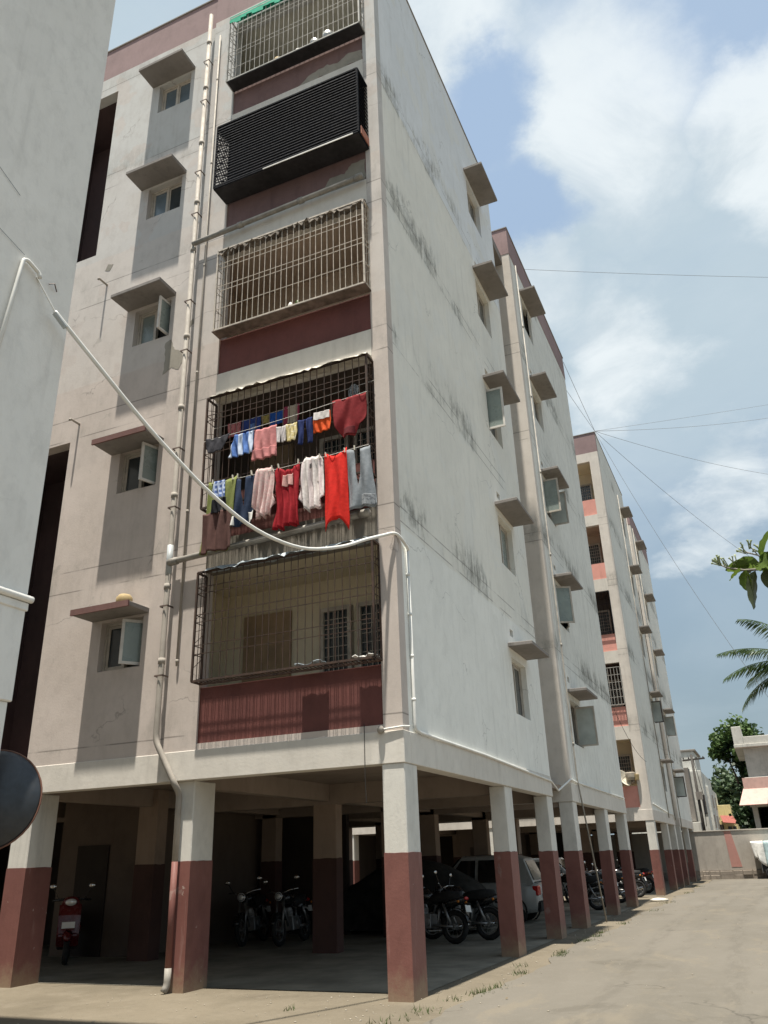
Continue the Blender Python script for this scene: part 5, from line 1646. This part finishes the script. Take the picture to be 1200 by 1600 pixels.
up = empty('utility_pole', 'dark utility pole with a crossarm beside the old white house', 'utility pole', (.02, 52, 0))
MB().tube([(0, 0, 0), (0, 0, 7.65)], .09, 10, radii=[.12, .08]).part('pole', 'wood_pole', up, smooth=True)
MB().bar((-.62, 0, 7.3), (.85, 0, 7.36), .11).part('crossarm', 'wood_pole', up)
for xx in (-.55, -.2, .3, .75):
    MB().lathe([(.001, 0), (.04, 0), (.05, .06), (.03, .12), (.001, .14)], (xx, 0, 7.38), (0, 0, 1), 8).part('insulator', 'wood_pole', up)
MB().box(-.12, .3, -.25, -.1, 4.7, 5.2).part('meter_box', 'far_grey', up)
MB().tube([(.1, -.1, 7.3), (.35, -.1, 5), (.2, -.1, 3)], .02, 5).part('loose_cable', 'wire', up)

# ------------------------------------------------------------------ cables in the sky


def cable(label, a, b, sag_, r=.011, mat='wire_grey', group=None):
    a, b = Vector(a), Vector(b)
    pts_ = []
    for i in range(25):
        t = i / 24
        p = a.lerp(b, t)
        p.z -= sag_ * 4 * t * (1 - t)
        pts_.append(p)
    o = MB().tube(pts_, r * .65, 5).part('cable', mat, smooth=True)
    return tag(o, label, 'cable', group)


RC = (.03, 25.33, 20.02)
cable('single cable running right from the near block roof across the clouds', (.03, 12.5, 20.0), (14.2, 22.6, 21.9), .12, .010, 'wire_grey')
cable('upper of the two close cables rising right from the farther block roof corner', RC, (13.0, 45.6, 29.5), .05, .012)
cable('lower of the two close cables rising right from the farther block roof corner', RC, (12.4, 45.4, 28.5), .35, .014)
cable('cable sloping gently down right from the farther block roof corner', RC, (10.1, 44.2, 23.3), .35, .014)
cable('cable descending right from the farther block roof corner to the plumeria', RC, (7.9, 46.5, 17.6), .5, .014)
cable('cable dropping steeply from the farther block roof corner to the palm', RC, (6.0, 25.2, 4.8), .8, .012)
cable('right one of two cables between the two block roofs', RC, (.02, 18.45, 19.8), .02, .014)
cable('left one of two cables between the two block roofs', RC, (-.1, 18.45, 18.7), .02, .012)
cable('loose cable from the far block wall down to its pink balcony', (.05, 18.6, 6.0), (.03, 25.6, 4.9), .3, .012, 'wire')

# ------------------------------------------------------------------ trees


def leaf_crown(name, blobs, n, size, mat, parent, seed, aspect=.5):
    rg = random.Random(seed)
    mb = MB()
    for _ in range(n):
        c, r_ = rg.choice(blobs)
        while True:
            v = Vector((rg.uniform(-1, 1), rg.uniform(-1, 1), rg.uniform(-1, 1)))
            if .25 < v.length < 1:
                break
        v *= .55 + .5 * rg.random()
        p = Vector(c) + v * r_
        d = Vector((rg.uniform(-1, 1), rg.uniform(-1, 1), rg.uniform(-.9, .3))).normalized()
        s = d.cross(Vector((rg.uniform(-1, 1), rg.uniform(-1, 1), rg.uniform(-1, 1)))).normalized()
        l_ = size * rg.uniform(.6, 1.3)
        k = l_ * aspect
        mb.f.append(tuple(len(mb.v) + i for i in range(4)))
        mb.v += [tuple(p), tuple(p + d * l_ * .5 + s * k), tuple(p + d * l_), tuple(p + d * l_ * .5 - s * k)]
    return mb.part(name, mat, parent, recalc=False)


def tree(name, label, loc, h, blobs, n, size, mat, seed, group=None, trunk='bark', tr=.22):
    t = empty(name, label, 'tree', loc, 0, group)
    rg = random.Random(seed + 50)
    tm = MB().tube([(0, 0, -.1), (rg.uniform(-.1, .1), 0, h * .3), (rg.uniform(-.2, .2), rg.uniform(-.1, .1), h * .65)], tr, 10, radii=[tr * 1.25, tr, tr * .7])
    top = Vector(tm.v[-5])
    for c, r_ in blobs:
        tm.tube([(0, 0, h * .5), Vector((0, 0, h * .6)).lerp(Vector(c), .5) + Vector((0, 0, .1)), c], tr * .4, 6, radii=[tr * .55, tr * .35, tr * .12])
    tm.part('trunk', trunk, t, smooth=True)
    leaf_crown('crown', blobs, n, size, mat, t, seed)
    return t


rg = random.Random(5)
B1 = [((-.9, 0, 8.4), 1.1), ((.0, .4, 9.2), 1.2), ((1.0, 0, 9.4), 1.2), ((.2, 0, 7.6), 1.1), ((.6, .3, 6.3), 1.1), ((.1, 0, 5.3), 1.0), ((.9, -.2, 5.0), 1.2), ((.4, .2, 3.8), 1.0), ((1.6, .5, 7.6), 1.4), ((1.3, 0, 3.2), 1.2)]
tree('leafy_tree', 'tall dark leafy tree beside the canopy house, sky showing through', (2.9, 58, 0), 8, [(c, r_ * .9) for c, r_ in B1], 3900, .30, 'leaf_dark', 1, 'trees beyond the end wall')
B1b = [((-1.2, -.6, 9.0), .7), ((-.6, -.5, 9.7), .9), ((.3, -.4, 10.1), .9), ((-1.5, -.4, 8.3), .6)]
lc = leaf_crown('light_leaf_crown', B1b + [((.9, -.8, 9.6), .7), ((.2, -.9, 8.1), .6), ((.9, -.9, 6.8), .7), ((.5, -.8, 5.6), .6)], 1500, .28, 'leaf_light', bpy.data.objects['leafy_tree'], 2)  # second crown of lighter green leaves mixed into the tree
B2 = [((-.6, 0, 5.8), 1.3), ((.5, .3, 6.2), 1.3), ((1.2, 0, 5.2), 1.2), ((-.2, 0, 4.6), 1.3), ((.9, 0, 4.0), 1.2)]
tree('bushy_tree', 'mid green bushy tree behind the yellow house', (.9, 80, 0), 5.5, [((c[0] * 1.3, c[1], c[2] * 1.15), r_ * 1.2) for c, r_ in B2], 3000, .42, 'leaf_far', 3, 'trees beyond the end wall')
B3 = [((0, 0, 9.5), 1.2), ((.8, 0, 8.6), 1.2), ((-.6, 0, 8.2), 1.0), ((1.6, 0, 7.4), 1.2), ((.4, 0, 7.0), 1.3), ((2.2, 0, 6.4), 1.2)]
tree('sparse_tree', 'thin pale feathery tree against the sky behind the old white house', (.2, 92, 0), 8, B3, 900, .40, 'leaf_far', 4, 'trees beyond the end wall')
B4 = [((0, 0, 3.6), 1.0), ((.8, .2, 3.0), 1.0), ((.2, 0, 2.4), 1.0), ((1.2, 0, 4.2), .9)]
tree('shrubby_tree', 'low dark tree just behind the end wall left of the canopy house', (2.75, 52.5, 0), 3.4, B4, 1800, .26, 'leaf_dark', 6, 'trees beyond the end wall')

# coconut palm, crown just outside the right edge
pc = Vector((6.9, 28.0, 7.9))
pt_ = empty('coconut_palm', 'coconut palm whose fronds reach in at the right edge', 'palm tree', (7.75, 28.0, 0.75))
MB().tube([(0, 0, -.1), (.05, 0, 2.5), (-.2, 0, 5.5), (-.6, 0, 7.8)], .15, 12, radii=[.22, .16, .14, .13]).part('trunk', 'bark_pale', pt_, smooth=True)
fr_spec = [(172, 32, 3.1, .9), (176, -2, 2.9, 1.2), (182, -22, 2.7, 1.3), (165, -46, 2.6, 1.1), (200, 60, 2.8, 1.2), (140, 20, 3, 1.2), (110, 40, 3, 1.2), (60, 30, 3, 1.2), (20, 10, 3, 1.2), (330, 25, 3, 1.2), (290, 5, 3, 1.2), (250, 35, 3, 1.2), (225, -10, 2.8, 1.2), (190, 14, 3.0, 1.0)]
for fi, (az, el, ln, dr_) in enumerate(fr_spec):
    rg = random.Random(fi + 70)
    mb = MB()
    dh = Vector((math.cos(R(az)), math.sin(R(az)), 0))
    sd = Vector((-math.sin(R(az)), math.cos(R(az)), 0))
    spine = []
    n = 18
    p = Vector((-.6, 0, 7.8))
    e_ = el
    for i in range(n + 1):
        spine.append(p.copy())
        p = p + (dh * math.cos(R(e_)) + Vector((0, 0, 1)) * math.sin(R(e_))) * ln * 1.30 / n
        e_ -= dr_ * 55 / n * (.5 + i / n)
    mb.tube(spine, .02, 5, radii=[.035 * (1 - .8 * i / n) for i in range(n + 1)])
    for i in range(2, n):
        for j in range(3):
            t = (i + j / 3) / n
            a = spine[i].lerp(spine[i + 1], j / 3)
            d0 = (spine[i + 1] - spine[i]).normalized()
            for s in (-1, 1):
                L_ = (.75 * math.sin(math.pi * min(1, t * .85 + .12)) + .12) * rg.uniform(.85, 1.1)
                dv = (d0 * .55 + sd * s * .75 + Vector((0, 0, -.35 + rg.uniform(-.15, .1)))).normalized()
                wv = d0 * .028
                tip = a + dv * L_ + Vector((0, 0, -.18 * L_))
                mid = a + dv * L_ * .5
                k0 = len(mb.v)
                mb.v += [tuple(a - wv * .5), tuple(a + wv * .5), tuple(mid + wv), tuple(tip), tuple(mid - wv)]
                mb.f.append((k0, k0 + 1, k0 + 2, k0 + 3, k0 + 4))
    mb.part('frond', 'palm', pt_, recalc=False)
for i in range(5):
    a = i * 1.3
    MB().ellipsoid((-.6 + .2 * math.cos(a), .2 * math.sin(a), 7.55), .12, .12, .15, 10, 7).part('coconut', 'leaf_light', pt_, smooth=True)

# plumeria, near the right edge of the frame
pr_ = empty('plumeria_tree', 'plumeria twig with broad leaves and bud clusters at the right edge', 'tree', (5.9, -4.3, 0))
MB().tube([(0, 0, -.1), (-.1, 0, 1.0), (-.25, -.05, 1.9), (-.7, -.1, 2.75), (-1.25, -.2, 3.08)], .07, 10, radii=[.11, .09, .06, .035, .016]).part('trunk', 'bark_pale', pr_, smooth=True)


def leaf_mesh(name, L_, w_, droop, fold, mat):
    mb = MB()
    n, m = 10, 4
    for i in range(n + 1):
        t = i / n
        ww = w_ * (math.sin(math.pi * t ** .8) ** .75) + .002
        for j in range(-m, m + 1):
            u = j / m
            mb.v.append((t * L_, u * ww, -droop * t * t * L_ + fold * abs(u) * ww + .004 * math.sin(t * 40) * abs(u)))
    for i in range(n):
        for j in range(2 * m):
            p = i * (2 * m + 1) + j
            mb.f.append((p, p + 1, p + 2 * m + 2, p + 2 * m + 1))
    return mb.mesh(name, mat, smooth=True)


def orient(o, pos_, d, roll):
    d = Vector(d).normalized()
    q = d.to_track_quat('X', 'Z')
    o.rotation_mode = 'QUATERNION'
    from mathutils import Quaternion
    o.rotation_quaternion = q @ Quaternion((1, 0, 0), roll)
    o.location = pos_


base_p = Vector((5.9, -4.3, 0))
lv = [((4.285, -4.5, 3.17), (-.45, -.15, -.30), .115, .026, .1, 'plum', .3), ((4.30, -4.5, 3.165), (.02, -.05, -1), .155, .042, .1, 'plum', 1.3),
      ((4.365, -4.5, 3.15), (-.30, -.10, -.95), .27, .042, .1, 'plum_grey', .9), ((4.34, -4.48, 3.20), (-.9, .1, .06), .15, .035, .2, 'plum', .7),
      ((4.40, -4.48, 3.20), (-.95, .1, .1), .18, .045, .15, 'plum', .6), ((4.43, -4.5, 3.15), (.2, -.2, -1), .18, .045, .1, 'plum_grey', .8),
      ((4.42, -4.5, 3.22), (.3, -.3, .9), .22, .05, .2, 'plum', .5), ((4.36, -4.48, 3.165), (-.8, .2, -.15), .11, .022, .2, 'plum_grey', .2), ((4.45, -4.5, 3.2), (1, .2, .2), .2, .05, .3, 'plum', .4), ((4.5, -4.5, 3.16), (.9, -.3, -.5), .22, .05, .3, 'plum', .4)]
rgl = random.Random(4)
for i in range(16):
    lv.append(((4.37 + rgl.uniform(0, .2), -4.5 + rgl.uniform(-.08, .08), 3.17 + rgl.uniform(-.03, .08)), (rgl.uniform(-.3, 1), rgl.uniform(-.8, .8), rgl.uniform(-.8, .7)), rgl.uniform(.14, .22), rgl.uniform(.034, .048), rgl.uniform(.1, .3), rgl.choice(('plum', 'plum', 'plum_grey')), rgl.uniform(.2, 1.4)))
for p, d, L_, w_, dr_, m, ro in lv:
    o = bpy.data.objects.new('leaf', leaf_mesh('leaf', L_, w_ * 1.3, dr_, .3, m))
    COL.objects.link(o)
    o.parent = pr_
    orient(o, Vector(p) - base_p, d, ro)
tw = MB()


def rel(p):
    return Vector(p) - base_p


tw.tube([rel((4.65, -4.5, 3.08)), rel((4.45, -4.5, 3.15)), rel((4.30, -4.5, 3.165)), rel((4.20, -4.5, 3.20)), rel((4.165, -4.5, 3.225))], .007, 6, radii=[.014, .010, .007, .005, .004])
tw.tube([rel((4.47, -4.5, 3.16)), rel((4.40, -4.5, 3.25)), rel((4.33, -4.5, 3.285))], .005, 6)
tw.tube([rel((4.40, -4.5, 3.25)), rel((4.375, -4.5, 3.30)), rel((4.36, -4.5, 3.315))], .0035, 5)
tw.part('twig', 'bark_pale', pr_, smooth=True)
bud = MB().tube([(0, 0, 0), (0, 0, .05), (0, 0, .062)], .004, 6, radii=[.003, .004, .008])
bme = bud.mesh('bud', 'bud', smooth=True)
rg = random.Random(9)
for c, n, dirv in (((4.165, -4.5, 3.225), 9, (-.5, 0, .7)), ((4.20, -4.5, 3.205), 5, (-.4, 0, .7)), ((4.33, -4.5, 3.28), 7, (-.4, 0, .7)), ((4.36, -4.5, 3.31), 4, (.1, 0, .9)), ((4.255, -4.5, 3.215), 3, (0, 0, 1)), ((4.42, -4.5, 3.27), 4, (-.6, 0, .6))):
    for i in range(n):
        o = bpy.data.objects.new('bud', bme)
        COL.objects.link(o)
        o.parent = pr_
        d = Vector(dirv) + Vector((rg.uniform(-.6, .6), rg.uniform(-.5, .5), rg.uniform(-.5, .4)))
        o.rotation_mode = 'QUATERNION'
        o.rotation_quaternion = d.to_track_quat('Z', 'Y')
        o.location = rel(c) + Vector((rg.uniform(-.012, .012), rg.uniform(-.01, .01), rg.uniform(-.01, .01)))

# ------------------------------------------------------------------ ground cover and litter
rg = random.Random(31)
gm = MB()
tufts = [(.55, .75, .22, 150), (.62, 1.2, .25, 120), (.40, .25, .15, 40), (.30, -.6, .3, 80), (.55, 2.6, .18, 90), (.62, 4.8, .22, 170), (.58, 5.3, .2, 120), (.55, 7.3, .25, 220), (.6, 8.2, .25, 200), (.5, 9.2, .25, 140), (.6, 11.5, .25, 100), (.7, 16, .4, 120), (.6, 20, .5, 140), (.7, 27, .5, 160), (.6, 33, .5, 160), (.35, 3.4, .2, 40), (.2, -1.3, .3, 60), (-1.2, -.75, .12, 30)]
for cx, cy, r_, n in tufts:
    for _ in range(int(n * .45)):
        x, y = cx + rg.gauss(0, r_ * .3), cy + rg.gauss(0, r_ * .55)
        h_ = rg.uniform(.02, .075)
        a = rg.uniform(0, 6.28)
        b = Vector((math.cos(a), math.sin(a), 0)) * .006
        l_ = Vector((rg.uniform(-.04, .04), rg.uniform(-.04, .04), h_))
        k = len(gm.v)
        p = Vector((x, y, .0))
        gm.v += [tuple(p - b), tuple(p + b), tuple(p + l_)]
        gm.f.append((k, k + 1, k + 2))
tag(gm.part('grass', 'grass', recalc=False), 'sparse short grass tufts along the dusty edge of the lane', 'grass', None, 'stuff')
st_ = MB()
for _ in range(420):
    y = rg.uniform(-3, 22)
    x = rg.gauss(.35, .35) if rg.random() < .6 else rg.uniform(-4, 4)
    if x < -.1:
        y = rg.uniform(-2.4, .3)
    r_ = rg.uniform(.005, .015)
    st_.ellipsoid((x, y, r_ * .3 + (.012 if x > .75 else 0)), r_ * rg.uniform(.8, 1.4), r_, r_ * .7, 5, 3)
tag(st_.part('gravel', 'stone', smooth=True), 'loose pebbles scattered on the sandy verge', 'gravel', None, 'stuff')
dl = MB()
for _ in range(70):
    x, y = (rg.uniform(.3, 5.5), rg.uniform(-2, 26)) if rg.random() < .6 else (rg.gauss(.4, .3), rg.uniform(-2, 14))
    a = rg.uniform(0, 6.28)
    l_ = rg.uniform(.02, .05)
    d = Vector((math.cos(a), math.sin(a), rg.uniform(0, .4))) * l_
    s = Vector((-math.sin(a), math.cos(a), rg.uniform(-.3, .3))) * l_ * .3
    p = Vector((x, y, .022))
    k = len(dl.v)
    dl.v += [tuple(p), tuple(p + d * .5 + s), tuple(p + d), tuple(p + d * .5 - s)]
    dl.f.append((k, k + 1, k + 2, k + 3))
tag(dl.part('dry_leaves', simple('dry_leaf', (.17, .125, .06), .9), recalc=False), 'small dry leaves strewn over the lane', 'dry leaves', None, 'stuff')
for x, y, w_, lb, m, nm in ((-6.05, -.62, .16, 'white scrap of paper on the sand at the lower left', 'litter', 'paper_scrap'), (.25, 21.2, .32, 'pale sandbag lying at the lane edge beyond the near block', 'tarp_cream', 'sandbag'), (.45, 9.4, .07, 'small pale stone in the grass by the third side column', 'stone', 'stone')):
    mb = MB()
    rq = random.Random(int(abs(x) * 99))
    mb.ellipsoid((0, 0, 0), w_, w_ * .6, w_ * .22, 10, 6)
    mb.v = [(a + rq.uniform(-.1, .1) * w_, b + rq.uniform(-.1, .1) * w_, c) for a, b, c in mb.v]
    o = tag(mb.part(nm, m, smooth=True), lb, nm.replace('_', ' '))
    o.location = (x, y, w_ * .12)
